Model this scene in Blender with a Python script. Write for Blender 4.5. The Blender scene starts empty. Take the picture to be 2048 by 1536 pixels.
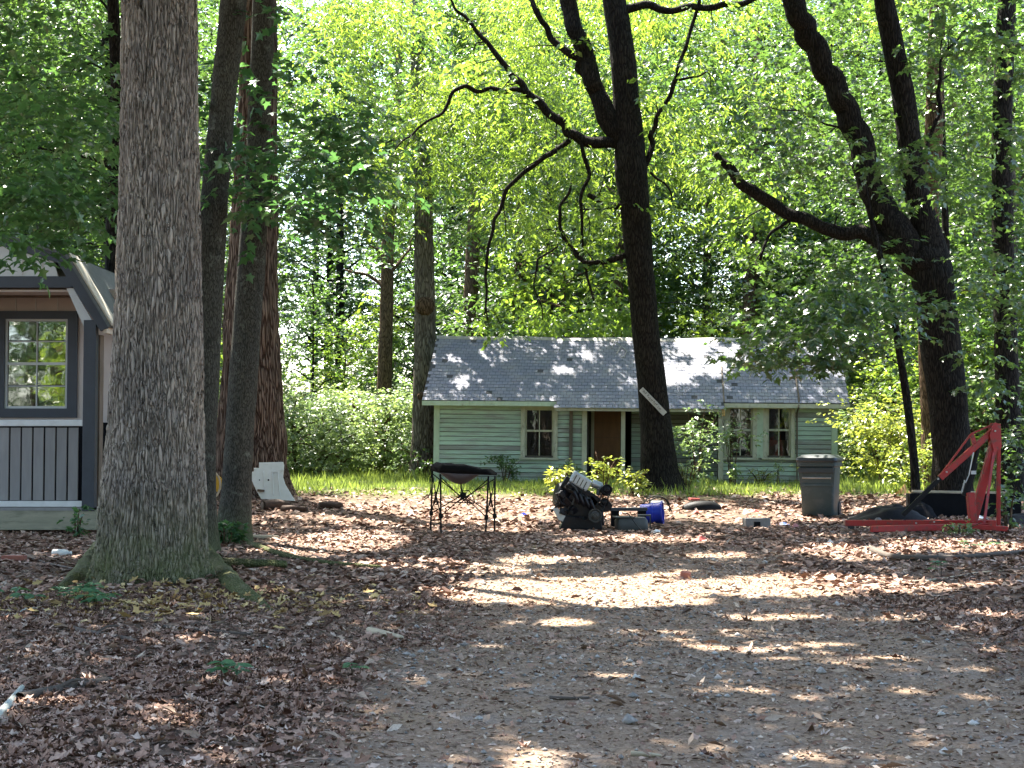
import bpy, math, random
import numpy as np
from mathutils import Vector, Matrix, Euler

# ------------------------------------------------------------------ camera, sky, sun, exposure
scene = bpy.context.scene
F, CX, CY, HOR, CAMH = 3000.0, 1024.0, 768.0, 885.0, 1.3      # photograph's pixels (2048 x 1536)
TILT = math.atan((HOR - CY) / F)
cam_d = bpy.data.cameras.new('camera')
cam = bpy.data.objects.new('camera', cam_d)
scene.collection.objects.link(cam)
cam.location = (0, 0, CAMH)
cam.rotation_euler = (math.pi / 2 + TILT, 0, 0)
cam_d.sensor_width = 36.0
cam_d.lens = 36.0 * F / 2048.0
cam_d.clip_start = 0.1
cam_d.clip_end = 3000
scene.camera = cam
scene.render.resolution_x, scene.render.resolution_y = 1024, 768

SUN = Vector((-0.26, 0.40, 0.88)).normalized()
world = bpy.data.worlds.new('World')
scene.world = world
world.use_nodes = True
wn = world.node_tree
bg = wn.nodes['Background']
sky = wn.nodes.new('ShaderNodeTexSky')
sky.sky_type = 'NISHITA'
sky.sun_disc = False
sky.sun_elevation = math.asin(SUN.z)
sky.sun_rotation = math.atan2(SUN.x, SUN.y)
sky.air_density = 1.0
sky.dust_density = 2.0
sky.ozone_density = 1.0
wn.links.new(sky.outputs[0], bg.inputs[0])
bg.inputs[1].default_value = 0.13
sun_d = bpy.data.lights.new('sun', 'SUN')
sun_d.energy = 5.0
sun_d.angle = math.radians(0.53)
sun_d.color = (1.0, 0.94, 0.84)
sun = bpy.data.objects.new('sun', sun_d)
scene.collection.objects.link(sun)
sun.rotation_euler = (-SUN).to_track_quat('-Z', 'Y').to_euler()
sun.location = SUN * 60
scene.view_settings.view_transform = 'Standard'
scene.view_settings.look = 'None'
scene.view_settings.exposure = 2.8
scene.view_settings.gamma = 1.0
scene.view_settings.use_curve_mapping = False
cy = scene.cycles
cy.max_bounces = 7
cy.diffuse_bounces = 4
cy.glossy_bounces = 3
cy.transmission_bounces = 5
cy.transparent_max_bounces = 8
cy.sample_clamp_indirect = 6.0
cy.caustics_reflective = False
cy.caustics_refractive = False
cy.use_denoising = True

# ------------------------------------------------------------------ helpers
COL = scene.collection
rng = np.random.default_rng(7)
random.seed(7)

def vhash(ix, iy, iz):
    h = (ix * 374761393 + iy * 668265263 + iz * 2147483647 % 4294967291).astype(np.int64)
    h = (h ^ (h >> 13)) * 1274126177 & 0x7fffffff
    h = h ^ (h >> 16)
    return (h & 0xffff) / 65535.0

def vnoise(x, y, z=0.0):
    x, y, z = np.broadcast_arrays(np.asarray(x, float), np.asarray(y, float), np.asarray(z, float))
    xi, yi, zi = np.floor(x).astype(np.int64), np.floor(y).astype(np.int64), np.floor(z).astype(np.int64)
    fx, fy, fz = x - xi, y - yi, z - zi
    fx, fy, fz = [f * f * (3 - 2 * f) for f in (fx, fy, fz)]
    r = 0
    for dx in (0, 1):
        for dy in (0, 1):
            for dz in (0, 1):
                w = (fx if dx else 1 - fx) * (fy if dy else 1 - fy) * (fz if dz else 1 - fz)
                r = r + w * vhash(xi + dx, yi + dy, zi + dz)
    return r * 2 - 1

def fbm(x, y, z=0.0, o=4):
    s, a, f = 0, 1.0, 1.0
    for _ in range(o):
        s = s + a * vnoise(np.asarray(x) * f + 17.3, np.asarray(y) * f + 5.1, np.asarray(z) * f)
        a *= 0.5
        f *= 2.03
    return s

def sstep(a, b, t):
    t = np.clip((np.asarray(t, float) - a) / (b - a), 0, 1)
    return t * t * (3 - 2 * t)

def gz(x, y):
    """height of the yard: level near the camera, a low rise towards the house"""
    x = np.asarray(x, float)
    y = np.asarray(y, float)
    z = 0.26 * sstep(23, 35, y) + 0.035 * vnoise(x * 0.35, y * 0.35, 3.3) + 0.012 * vnoise(x * 1.3, y * 1.3, 9.1)
    z = z + 0.10 * np.exp(-(((x + 3.05) / 1.1) ** 2 + ((y - 13.2) / 1.0) ** 2))
    z = z + 0.10 * np.exp(-(((x + 5.0) / 1.6) ** 2 + ((y - 30) / 1.6) ** 2))
    z = z + 0.012 * (y - 46).clip(0, 60)
    return z

def g(x, y):
    return float(gz(x, y))

def ray(px, py):
    u, v = (px - CX) / F, (CY - py) / F
    c, s = math.cos(TILT), math.sin(TILT)
    return Vector((u, c - v * s, s + v * c))

def PX(px, py, d):
    r = ray(px, py)
    k = d / r.y
    return Vector((r.x * k, d, CAMH + r.z * k))

def GP(px, py):
    r = ray(px, py)
    t = 3.0
    while t < 90:
        p = r * t
        if CAMH + p.z <= g(p.x, p.y):
            break
        t += 0.02
    return Vector((r.x * t, r.y * t, g(r.x * t, r.y * t)))

def newmesh(name, v, f):
    me = bpy.data.meshes.new(name)
    me.from_pydata(v, [], f)
    me.update()
    return me

def link(name, me, mat=None, parent=None):
    o = bpy.data.objects.new(name, me)
    COL.objects.link(o)
    if mat is not None and not me.materials:
        me.materials.append(mat)
    if parent is not None:
        o.parent = parent
    return o

def tag(o, label=None, cat=None, group=None, kind=None):
    for k, v in (('label', label), ('category', cat), ('group', group), ('kind', kind)):
        if v:
            o[k] = v
    return o

def thing(name, label, cat, loc=(0, 0, 0), rot=(0, 0, 0), group=None):
    o = bpy.data.objects.new(name, None)
    o.empty_display_size = 0.2
    COL.objects.link(o)
    o.location = loc
    o.rotation_euler = rot if hasattr(rot, '__len__') else (0, 0, rot)
    return tag(o, label, cat, group)

def kids(o):
    return [c for c in COL.objects if c.parent is o]

CHILD = {}
def copy_thing(o, loc, rz=0.0, sc=1.0, label=None, group=None):
    r = o.copy()
    COL.objects.link(r)
    r.location = loc
    r.rotation_euler = (0, 0, rz)
    r.scale = (sc, sc, sc) if not hasattr(sc, '__len__') else sc
    if label:
        r['label'] = label
    if group:
        r['group'] = group
    if o.name not in CHILD:
        CHILD[o.name] = kids(o)
    for ch in CHILD[o.name]:
        c = ch.copy()
        COL.objects.link(c)
        c.parent = r
    return r

class MB:
    def __init__(s):
        s.v, s.f = [], []
    def add(s, vs, fs):
        b = len(s.v)
        s.v.extend([tuple(p) for p in vs])
        s.f.extend([tuple(i + b for i in q) for q in fs])
        return s
    def box(s, c, size, rot=None):
        hx, hy, hz = size[0] / 2, size[1] / 2, size[2] / 2
        vs = [Vector((x, y, z)) for x in (-hx, hx) for y in (-hy, hy) for z in (-hz, hz)]
        if rot is not None:
            m = rot if isinstance(rot, Matrix) else Euler(rot).to_matrix()
            vs = [m @ p for p in vs]
        c = Vector(c)
        return s.add([p + c for p in vs], [(0, 1, 3, 2), (4, 6, 7, 5), (0, 4, 5, 1), (2, 3, 7, 6), (0, 2, 6, 4), (1, 5, 7, 3)])
    def beam(s, a, b, w, h, up=(0, 0, 1)):
        a, b = Vector(a), Vector(b)
        d = (b - a).normalized()
        up = Vector(up)
        if abs(d.dot(up)) > 0.97:
            up = Vector((0, 1, 0))
        r = d.cross(up).normalized()
        u = r.cross(d)
        vs = []
        for p in (a, b):
            for i, j in ((-1, -1), (1, -1), (1, 1), (-1, 1)):
                vs.append(p + r * (i * w / 2) + u * (j * h / 2))
        return s.add(vs, [(0, 3, 2, 1), (4, 5, 6, 7), (0, 1, 5, 4), (1, 2, 6, 5), (2, 3, 7, 6), (3, 0, 4, 7)])
    def tube(s, pts, rad, n=8, cap=True):
        pts = [Vector(p) for p in pts]
        if not hasattr(rad, '__len__'):
            rad = [rad] * len(pts)
        vs, fs = [], []
        prev = None
        for i, p in enumerate(pts):
            t = (pts[min(i + 1, len(pts) - 1)] - pts[max(i - 1, 0)]).normalized()
            if prev is None:
                ref = Vector((0, 1, 0)) if abs(t.y) < 0.9 else Vector((1, 0, 0))
                r = (ref - t * ref.dot(t)).normalized()
            else:
                r = (prev - t * prev.dot(t)).normalized()
            prev = r
            q = t.cross(r)
            for k in range(n):
                a = 2 * math.pi * k / n
                vs.append(p + (r * math.cos(a) + q * math.sin(a)) * rad[i])
        m = len(pts)
        for i in range(m - 1):
            for k in range(n):
                k2 = (k + 1) % n
                fs.append((i * n + k, i * n + k2, (i + 1) * n + k2, (i + 1) * n + k))
        if cap:
            fs.append(tuple(range(n - 1, -1, -1)))
            fs.append(tuple((m - 1) * n + k for k in range(n)))
        return s.add(vs, fs)
    def lathe(s, prof, c=(0, 0, 0), axis=(0, 0, 1), n=16):
        """prof: (radius, along)"""
        ax = Vector(axis).normalized()
        ref = Vector((1, 0, 0)) if abs(ax.x) < 0.9 else Vector((0, 1, 0))
        r = (ref - ax * ref.dot(ax)).normalized()
        q = ax.cross(r)
        c = Vector(c)
        vs, fs = [], []
        for R, h in prof:
            for k in range(n):
                a = 2 * math.pi * k / n
                vs.append(c + ax * h + (r * math.cos(a) + q * math.sin(a)) * R)
        for i in range(len(prof) - 1):
            for k in range(n):
                k2 = (k + 1) % n
                fs.append((i * n + k, i * n + k2, (i + 1) * n + k2, (i + 1) * n + k))
        fs.append(tuple(range(n - 1, -1, -1)))
        fs.append(tuple((len(prof) - 1) * n + k for k in range(n)))
        return s.add(vs, fs)
    def prism(s, poly, a, b):
        """poly: list of Vector pairs on the near face; a, b offset vectors of the two faces"""
        a, b = Vector(a), Vector(b)
        n = len(poly)
        vs = [Vector(p) + a for p in poly] + [Vector(p) + b for p in poly]
        fs = [tuple(range(n)), tuple(range(2 * n - 1, n - 1, -1))]
        for i in range(n):
            j = (i + 1) % n
            fs.append((i, i + n, j + n, j))
        return s.add(vs, fs)
    def loft(s, rings, cap=True):
        n = len(rings[0])
        vs = [p for r in rings for p in r]
        fs = []
        for i in range(len(rings) - 1):
            for k in range(n):
                k2 = (k + 1) % n
                fs.append((i * n + k, i * n + k2, (i + 1) * n + k2, (i + 1) * n + k))
        if cap:
            fs.append(tuple(range(n - 1, -1, -1)))
            fs.append(tuple((len(rings) - 1) * n + k for k in range(n)))
        return s.add(vs, fs)
    def build(s, name, mat, parent=None, smooth=False, bevel=0.0, seg=2):
        me = newmesh(name, s.v, s.f)
        if smooth:
            me.polygons.foreach_set('use_smooth', [True] * len(me.polygons))
            if smooth == 'auto':
                me.set_sharp_from_angle(angle=math.radians(40))
        o = link(name, me, mat, parent)
        if bevel:
            m = o.modifiers.new('bevel', 'BEVEL')
            m.width = bevel
            m.segments = seg
            m.limit_method = 'ANGLE'
        return o

def rrect(w, d, r, z, n=3, cx=0.0, cyy=0.0):
    out = []
    for qx, qy, a0 in ((1, 1, 0), (-1, 1, 90), (-1, -1, 180), (1, -1, 270)):
        for k in range(n + 1):
            a = math.radians(a0 + 90 * k / n)
            out.append(Vector((cx + qx * (w / 2 - r) + r * math.cos(a), cyy + qy * (d / 2 - r) + r * math.sin(a), z)))
    return out

# ------------------------------------------------------------------ materials
def nodes(name):
    m = bpy.data.materials.new(name)
    m.use_nodes = True
    nt = m.node_tree
    return m, nt, nt.nodes['Principled BSDF'], nt.nodes['Material Output']

def nd(nt, t, **kw):
    n = nt.nodes.new(t)
    for k, v in kw.items():
        if k.startswith('i_'):
            n.inputs[k[2:].replace('_', ' ')].default_value = v
        else:
            setattr(n, k, v)
    return n

def ramp(nt, fac, stops):
    r = nt.nodes.new('ShaderNodeValToRGB')
    e = r.color_ramp.elements
    while len(e) < len(stops):
        e.new(0.5)
    for el, (p, c) in zip(e, stops):
        el.position = p
        el.color = (*c, 1) if len(c) == 3 else c
    nt.links.new(fac, r.inputs[0])
    return r.outputs[0]

def coords(nt, scale=(1, 1, 1), kind='Object'):
    tc = nt.nodes.new('ShaderNodeTexCoord')
    mp = nt.nodes.new('ShaderNodeMapping')
    mp.inputs['Scale'].default_value = scale
    nt.links.new(tc.outputs[kind], mp.inputs[0])
    return mp.outputs[0]

def mixc(nt, fac, a, b, mode='MIX'):
    m = nt.nodes.new('ShaderNodeMix')
    m.data_type = 'RGBA'
    m.blend_type = mode
    for sock, v in ((m.inputs[0], fac), (m.inputs[6], a), (m.inputs[7], b)):
        if hasattr(v, 'node'):
            nt.links.new(v, sock)
        else:
            sock.default_value = v if not hasattr(v, '__len__') else (*v, 1)[:4]
    return m.outputs[2]

def noise(nt, vec, scale, detail=5, rough=0.6, dist=0.0):
    n = nt.nodes.new('ShaderNodeTexNoise')
    n.inputs['Scale'].default_value = scale
    n.inputs['Detail'].default_value = detail
    n.inputs['Roughness'].default_value = rough
    n.inputs['Distortion'].default_value = dist
    nt.links.new(vec, n.inputs['Vector'])
    return n.outputs[0]

def bumpto(nt, b, h, strength=0.4, dist=0.02):
    bp = nt.nodes.new('ShaderNodeBump')
    bp.inputs['Strength'].default_value = strength
    bp.inputs['Distance'].default_value = dist
    nt.links.new(h, bp.inputs['Height'])
    nt.links.new(bp.outputs[0], b.inputs['Normal'])

def mat(name, c1, c2=None, scale=6.0, rough=0.7, metal=0.0, bump=0.15, stretch=(1, 1, 1), dirt=None, dirt_scale=3.0, dirt_at=(0.5, 0.7), spec=0.5, isl=0.0):
    m, nt, b, out = nodes(name)
    vec = coords(nt, stretch)
    c2 = c2 or tuple(c * 0.7 for c in c1)
    n1 = noise(nt, vec, scale)
    col = ramp(nt, n1, [(0.3, c2), (0.7, c1)])
    if dirt:
        n2 = noise(nt, vec, dirt_scale, 8, 0.7, 0.3)
        f = ramp(nt, n2, [(dirt_at[0], (0, 0, 0)), (dirt_at[1], (1, 1, 1))])
        col = mixc(nt, f, col, dirt)
    if isl:
        geo = nt.nodes.new('ShaderNodeNewGeometry')
        oi = nt.nodes.new('ShaderNodeObjectInfo')
        add = nd(nt, 'ShaderNodeMath', operation='ADD')
        nt.links.new(geo.outputs['Random Per Island'], add.inputs[0])
        nt.links.new(oi.outputs['Random'], add.inputs[1])
        fr = nd(nt, 'ShaderNodeMath', operation='FRACT')
        nt.links.new(add.outputs[0], fr.inputs[0])
        k = ramp(nt, fr.outputs[0], [(0, (1 - isl,) * 3), (1, (1 + isl,) * 3)])
        col = mixc(nt, 1.0, col, k, 'MULTIPLY')
    nt.links.new(col, b.inputs['Base Color'])
    b.inputs['Roughness'].default_value = rough
    b.inputs['Metallic'].default_value = metal
    b.inputs['Specular IOR Level'].default_value = spec
    if bump:
        bumpto(nt, b, noise(nt, vec, scale * 4, 6), bump, 0.01)
    return m

def leafmat(name, dark, light, tcol, tr=0.42, gloss=0.05, grough=0.35):
    m, nt, b, out = nodes(name)
    nt.nodes.remove(b)
    geo = nt.nodes.new('ShaderNodeNewGeometry')
    oi = nt.nodes.new('ShaderNodeObjectInfo')
    col = ramp(nt, geo.outputs['Random Per Island'], [(0.0, dark), (0.55, tuple((a + c) / 2 for a, c in zip(dark, light))), (1.0, light)])
    var = ramp(nt, oi.outputs['Random'], [(0, (0.82, 0.9, 0.9)), (1, (1.12, 1.06, 0.95))])
    col = mixc(nt, 1.0, col, var, 'MULTIPLY')
    tc = ramp(nt, geo.outputs['Random Per Island'], [(0.0, tuple(c * 0.7 for c in tcol)), (1.0, tuple(c * 1.15 for c in tcol))])
    tc = mixc(nt, 1.0, tc, var, 'MULTIPLY')
    d = nt.nodes.new('ShaderNodeBsdfDiffuse')
    t = nt.nodes.new('ShaderNodeBsdfTranslucent')
    gl = nt.nodes.new('ShaderNodeBsdfGlossy')
    gl.inputs['Roughness'].default_value = grough
    nt.links.new(col, d.inputs[0])
    nt.links.new(tc, t.inputs[0])
    mx = nt.nodes.new('ShaderNodeMixShader')
    mx.inputs[0].default_value = tr
    nt.links.new(d.outputs[0], mx.inputs[1])
    nt.links.new(t.outputs[0], mx.inputs[2])
    m2 = nt.nodes.new('ShaderNodeMixShader')
    m2.inputs[0].default_value = gloss
    nt.links.new(mx.outputs[0], m2.inputs[1])
    nt.links.new(gl.outputs[0], m2.inputs[2])
    nt.links.new(m2.outputs[0], out.inputs[0])
    return m

def barkmat(name, dark, mid, light, scale=24.0, stretch=0.2, depth=0.02, moss=0.0, moss_h=0.6, disp=False, lichen=0.0, strength=0.9):
    m, nt, b, out = nodes(name)
    vec = coords(nt, (1, 1, stretch))
    nz = nt.nodes.new('ShaderNodeTexNoise')
    nz.inputs['Scale'].default_value = scale * 0.35
    nz.inputs['Detail'].default_value = 3
    nt.links.new(vec, nz.inputs['Vector'])
    sub = nd(nt, 'ShaderNodeVectorMath', operation='SUBTRACT')
    nt.links.new(nz.outputs['Color'], sub.inputs[0])
    sub.inputs[1].default_value = (0.5, 0.5, 0.5)
    scl = nd(nt, 'ShaderNodeVectorMath', operation='SCALE')
    nt.links.new(sub.outputs[0], scl.inputs[0])
    scl.inputs['Scale'].default_value = 3.4 / scale
    add = nd(nt, 'ShaderNodeVectorMath', operation='ADD')
    nt.links.new(vec, add.inputs[0])
    nt.links.new(scl.outputs[0], add.inputs[1])
    vo = nd(nt, 'ShaderNodeTexVoronoi', feature='DISTANCE_TO_EDGE')
    vo.inputs['Scale'].default_value = scale
    nt.links.new(add.outputs[0], vo.inputs['Vector'])
    vc = nd(nt, 'ShaderNodeTexVoronoi', feature='F1')
    vc.inputs['Scale'].default_value = scale
    nt.links.new(add.outputs[0], vc.inputs['Vector'])
    fine = noise(nt, vec, scale * 2.5, 6, 0.7)
    h = nd(nt, 'ShaderNodeMapRange')
    h.inputs['From Min'].default_value = 0.0
    h.inputs['From Max'].default_value = 0.28
    nt.links.new(vo.outputs['Distance'], h.inputs['Value'])
    hh = nd(nt, 'ShaderNodeMath', operation='MULTIPLY_ADD')
    nt.links.new(fine, hh.inputs[0])
    hh.inputs[1].default_value = 0.55
    nt.links.new(h.outputs[0], hh.inputs[2])
    col = ramp(nt, hh.outputs[0], [(0.18, dark), (0.6, mid), (1.15, light)])
    sepc = nt.nodes.new('ShaderNodeSeparateColor')
    nt.links.new(vc.outputs['Color'], sepc.inputs[0])
    k = ramp(nt, sepc.outputs[0], [(0, (0.85, 0.85, 0.85)), (1, (1.1, 1.09, 1.08))])
    col = mixc(nt, 1.0, col, k, 'MULTIPLY')
    big = noise(nt, coords(nt), 1.6, 5, 0.65)
    col = mixc(nt, 1.0, col, ramp(nt, big, [(0.3, (0.68, 0.68, 0.7)), (0.7, (1.2, 1.17, 1.1))]), 'MULTIPLY')
    if lichen:
        ln = noise(nt, coords(nt), 5.0, 7, 0.75)
        col = mixc(nt, ramp(nt, ln, [(0.58, (0, 0, 0)), (0.72, (lichen,) * 3)]), col, (0.33, 0.36, 0.30))
    if moss:
        tc = nt.nodes.new('ShaderNodeTexCoord')
        sp = nt.nodes.new('ShaderNodeSeparateXYZ')
        nt.links.new(tc.outputs['Object'], sp.inputs[0])
        mr = nd(nt, 'ShaderNodeMapRange')
        mr.inputs['From Min'].default_value = moss_h
        mr.inputs['From Max'].default_value = 0.05
        nt.links.new(sp.outputs[2], mr.inputs['Value'])
        mn = noise(nt, coords(nt), 4.0, 6, 0.7)
        mm = nd(nt, 'ShaderNodeMath', operation='MULTIPLY')
        nt.links.new(mr.outputs[0], mm.inputs[0])
        nt.links.new(mn, mm.inputs[1])
        f = ramp(nt, mm.outputs[0], [(0.12, (0, 0, 0)), (0.55, (moss,) * 3)])
        col = mixc(nt, f, col, (0.10, 0.115, 0.045))
    nt.links.new(col, b.inputs['Base Color'])
    b.inputs['Roughness'].default_value = 0.9
    b.inputs['Specular IOR Level'].default_value = 0.08
    if disp:
        dn = nt.nodes.new('ShaderNodeDisplacement')
        dn.inputs['Scale'].default_value = depth
        dn.inputs['Midlevel'].default_value = 0.8
        nt.links.new(hh.outputs[0], dn.inputs['Height'])
        nt.links.new(dn.outputs[0], out.inputs['Displacement'])
        m.displacement_method = 'BOTH'
    else:
        bumpto(nt, b, hh.outputs[0], strength, depth)
    return m

M = {}
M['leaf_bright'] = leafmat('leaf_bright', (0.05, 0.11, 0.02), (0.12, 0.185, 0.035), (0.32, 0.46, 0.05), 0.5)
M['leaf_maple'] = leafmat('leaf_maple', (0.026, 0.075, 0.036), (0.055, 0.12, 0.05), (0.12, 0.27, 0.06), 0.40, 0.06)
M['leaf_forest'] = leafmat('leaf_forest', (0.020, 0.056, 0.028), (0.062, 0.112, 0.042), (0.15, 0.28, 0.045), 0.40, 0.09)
M['leaf_pale'] = leafmat('leaf_pale', (0.09, 0.16, 0.06), (0.19, 0.25, 0.11), (0.30, 0.42, 0.12), 0.42, 0.08)
M['leaf_yellow'] = leafmat('leaf_yellow', (0.12, 0.17, 0.03), (0.25, 0.28, 0.06), (0.45, 0.50, 0.07), 0.45, 0.06)
M['leaf_seedling'] = leafmat('leaf_seedling', (0.06, 0.14, 0.07), (0.10, 0.20, 0.10), (0.2, 0.34, 0.10), 0.3, 0.05)
M['grass'] = leafmat('grass', (0.08, 0.14, 0.035), (0.18, 0.22, 0.06), (0.34, 0.45, 0.08), 0.4, 0.04)
M['bark_oak'] = barkmat('bark_oak', (0.06, 0.049, 0.039), (0.205, 0.172, 0.14), (0.38, 0.33, 0.275), 38, 0.125, 0.022, moss=0.85, moss_h=1.2, disp=True)
M['bark_dark'] = barkmat('bark_dark', (0.006, 0.0055, 0.005), (0.014, 0.0125, 0.011), (0.030, 0.027, 0.023), 26, 0.18, 0.02)
M['bark_smooth'] = barkmat('bark_smooth', (0.022, 0.021, 0.017), (0.042, 0.041, 0.034), (0.08, 0.078, 0.064), 60, 0.22, 0.006, lichen=0.35, moss=0.5, moss_h=0.7, strength=0.5)
M['bark_shaggy'] = barkmat('bark_shaggy', (0.016, 0.010, 0.007), (0.07, 0.045, 0.034), (0.20, 0.15, 0.12), 22, 0.07, 0.05)
M['bark_grey'] = barkmat('bark_grey', (0.045, 0.038, 0.03), (0.12, 0.105, 0.085), (0.22, 0.20, 0.165), 20, 0.15, 0.025)
M['bark_brown'] = barkmat('bark_brown', (0.03, 0.02, 0.013), (0.09, 0.06, 0.038), (0.17, 0.115, 0.075), 20, 0.2, 0.02)

# ------------------------------------------------------------------ numpy meshes: foliage and stems
def np_mesh(name, V, Fc, smooth=False):
    me = bpy.data.meshes.new(name)
    V = np.asarray(V, np.float32)
    Fc = np.asarray(Fc, np.int32)
    k = Fc.shape[1]
    me.vertices.add(len(V))
    me.vertices.foreach_set('co', V.ravel())
    me.loops.add(Fc.size)
    me.loops.foreach_set('vertex_index', Fc.ravel())
    me.polygons.add(len(Fc))
    me.polygons.foreach_set('loop_start', np.arange(0, Fc.size, k, dtype=np.int32))
    if smooth:
        me.polygons.foreach_set('use_smooth', np.ones(len(Fc), bool))
    me.update(calc_edges=True)
    return me

def norm(a):
    return a / np.maximum(np.linalg.norm(a, axis=-1, keepdims=True), 1e-9)

TPL = {
    'diamond': ([(0, 0, 0), (0.45, 0.29, 0.07), (1, 0, -0.06), (0.45, -0.29, 0.07)], [(0, 1, 2), (0, 2, 3)]),
    'narrow': ([(0, 0, 0), (0.45, 0.13, 0.04), (1, 0, -0.12), (0.45, -0.13, 0.04)], [(0, 1, 2), (0, 2, 3)]),
    'oval': ([(0, 0, 0), (0.3, 0.24, 0.05), (0.7, 0.2, 0.03), (1, 0, -0.1), (0.7, -0.2, 0.03), (0.3, -0.24, 0.05)],
             [(0, 1, 2), (0, 2, 3), (0, 3, 4), (0, 4, 5)]),
    'maple': ([(0, 0, 0), (-0.05, 0.3, 0.03), (0.2, 0.24, 0.03), (0.42, 0.5, 0.0), (0.55, 0.2, 0.04), (1.0, 0, -0.14),
               (0.55, -0.2, 0.04), (0.42, -0.5, 0.0), (0.2, -0.24, 0.03), (-0.05, -0.3, 0.03)],
              [(0, 1, 2), (0, 2, 3), (0, 3, 4), (0, 4, 5), (0, 5, 6), (0, 6, 7), (0, 7, 8), (0, 8, 9)]),
    'dry': ([(0, 0, 0), (0.18, 0.2, 0.12), (0.34, 0.13, 0.04), (0.52, 0.3, 0.2), (0.68, 0.14, 0.06), (1.0, 0, 0.2),
             (0.7, -0.16, 0.05), (0.5, -0.3, 0.22), (0.34, -0.12, 0.04), (0.16, -0.18, 0.12)],
            [(0, 1, 2), (0, 2, 4), (2, 3, 4), (0, 4, 5), (0, 5, 6), (0, 6, 8), (6, 7, 8), (0, 8, 9)]),
    'blade': ([(0, 0.06, 0), (0, -0.06, 0), (0.55, 0.04, 0.0), (0.55, -0.04, 0.0), (1, 0, -0.12)], [(0, 1, 3), (0, 3, 2), (2, 3, 4)]),
}

def leaf_mesh(name, C, U, N, S, shape, m, parent=None, curl=None):
    t, f = TPL[shape]
    t = np.array(t)
    f = np.array(f)
    U = norm(U)
    N = norm(N - U * np.sum(N * U, axis=1, keepdims=True))
    W = np.cross(N, U)
    S = np.broadcast_to(np.asarray(S, float), (len(C),))
    tz = t[None, :, 2] * (curl[:, None] if curl is not None else 1.0)
    V = C[:, None, :] + S[:, None, None] * (t[None, :, 0, None] * U[:, None, :] + t[None, :, 1, None] * W[:, None, :] + tz[:, :, None] * N[:, None, :])
    k = len(t)
    Fc = (f[None] + (np.arange(len(C)) * k)[:, None, None]).reshape(-1, 3)
    me = np_mesh(name, V.reshape(-1, 3), Fc)
    o = link(name, me, m, parent)
    return o

def twigs(r, P, D, L, m, size, tilt=0.5, spread=0.9, droop=0.0, svar=0.3):
    """leaves on both sides of short twigs: P starts, D directions, L lengths"""
    n = len(P)
    D = norm(D)
    side = norm(np.cross(D, np.array([0, 0, 1.0])) + 1e-6)
    t = (np.arange(m) + 0.5)[None, :] / m
    t = np.clip(t + r.normal(0, 0.06, (n, m)), 0, 1.05)
    sg = np.where(np.arange(m) % 2, 1.0, -1.0)[None, :, None]
    C = P[:, None] + D[:, None] * (t * L[:, None])[..., None]
    C[..., 2] -= droop * (t ** 2) * L[:, None]
    C += r.normal(0, 0.02, C.shape)
    U = D[:, None] * 0.75 + side[:, None] * sg * spread + r.normal(0, 0.3, (n, m, 3))
    U[..., 2] -= 0.25 + droop
    N = np.array([0, 0, 1.0]) + r.normal(0, tilt, (n, m, 3))
    S = size * (1 + r.uniform(-svar, svar, (n, m)))
    return C.reshape(-1, 3), U.reshape(-1, 3), N.reshape(-1, 3), S.reshape(-1)

def crown_from(r, centres, rad, flat, ntw, m, size, shape_L=0.5, tilt=0.5, droop=0.0, down=0.0):
    """sprays of leafy twigs round each centre"""
    n = len(centres)
    rad = np.broadcast_to(np.asarray(rad, float), (n,))
    off = r.normal(0, 1, (n, ntw, 3)) * rad[:, None, None] * np.array([0.55, 0.55, 0.55 * flat])
    P = (centres[:, None] + off).reshape(-1, 3)
    D = norm(off.reshape(-1, 3) * np.array([1, 1, 0.4]) + r.normal(0, 0.35, P.shape) * np.repeat(rad, ntw)[:, None])
    D[:, 2] -= down
    L = shape_L * r.uniform(0.5, 1.2, len(P))
    return twigs(r, P, D, L, m, size, tilt=tilt, droop=droop)

def catmull(pts, rad, step):
    P = np.array([list(p) for p in pts], float)
    R = np.array(rad, float)
    Pe = np.vstack([2 * P[0] - P[1], P, 2 * P[-1] - P[-2]])
    out, ro = [], []
    for i in range(len(P) - 1):
        p0, p1, p2, p3 = Pe[i:i + 4]
        n = max(1, int(math.ceil(np.linalg.norm(p2 - p1) / step)))
        t = np.arange(n)[:, None] / n
        out.append(0.5 * (2 * p1 + (p2 - p0) * t + (2 * p0 - 5 * p1 + 4 * p2 - p3) * t ** 2 + (3 * p1 - p0 - 3 * p2 + p3) * t ** 3))
        ro.append(R[i] + (R[i + 1] - R[i]) * (t[:, 0] ** 1))
    out.append(P[-1:])
    ro.append(R[-1:])
    return np.vstack(out), np.concatenate(ro)

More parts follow.
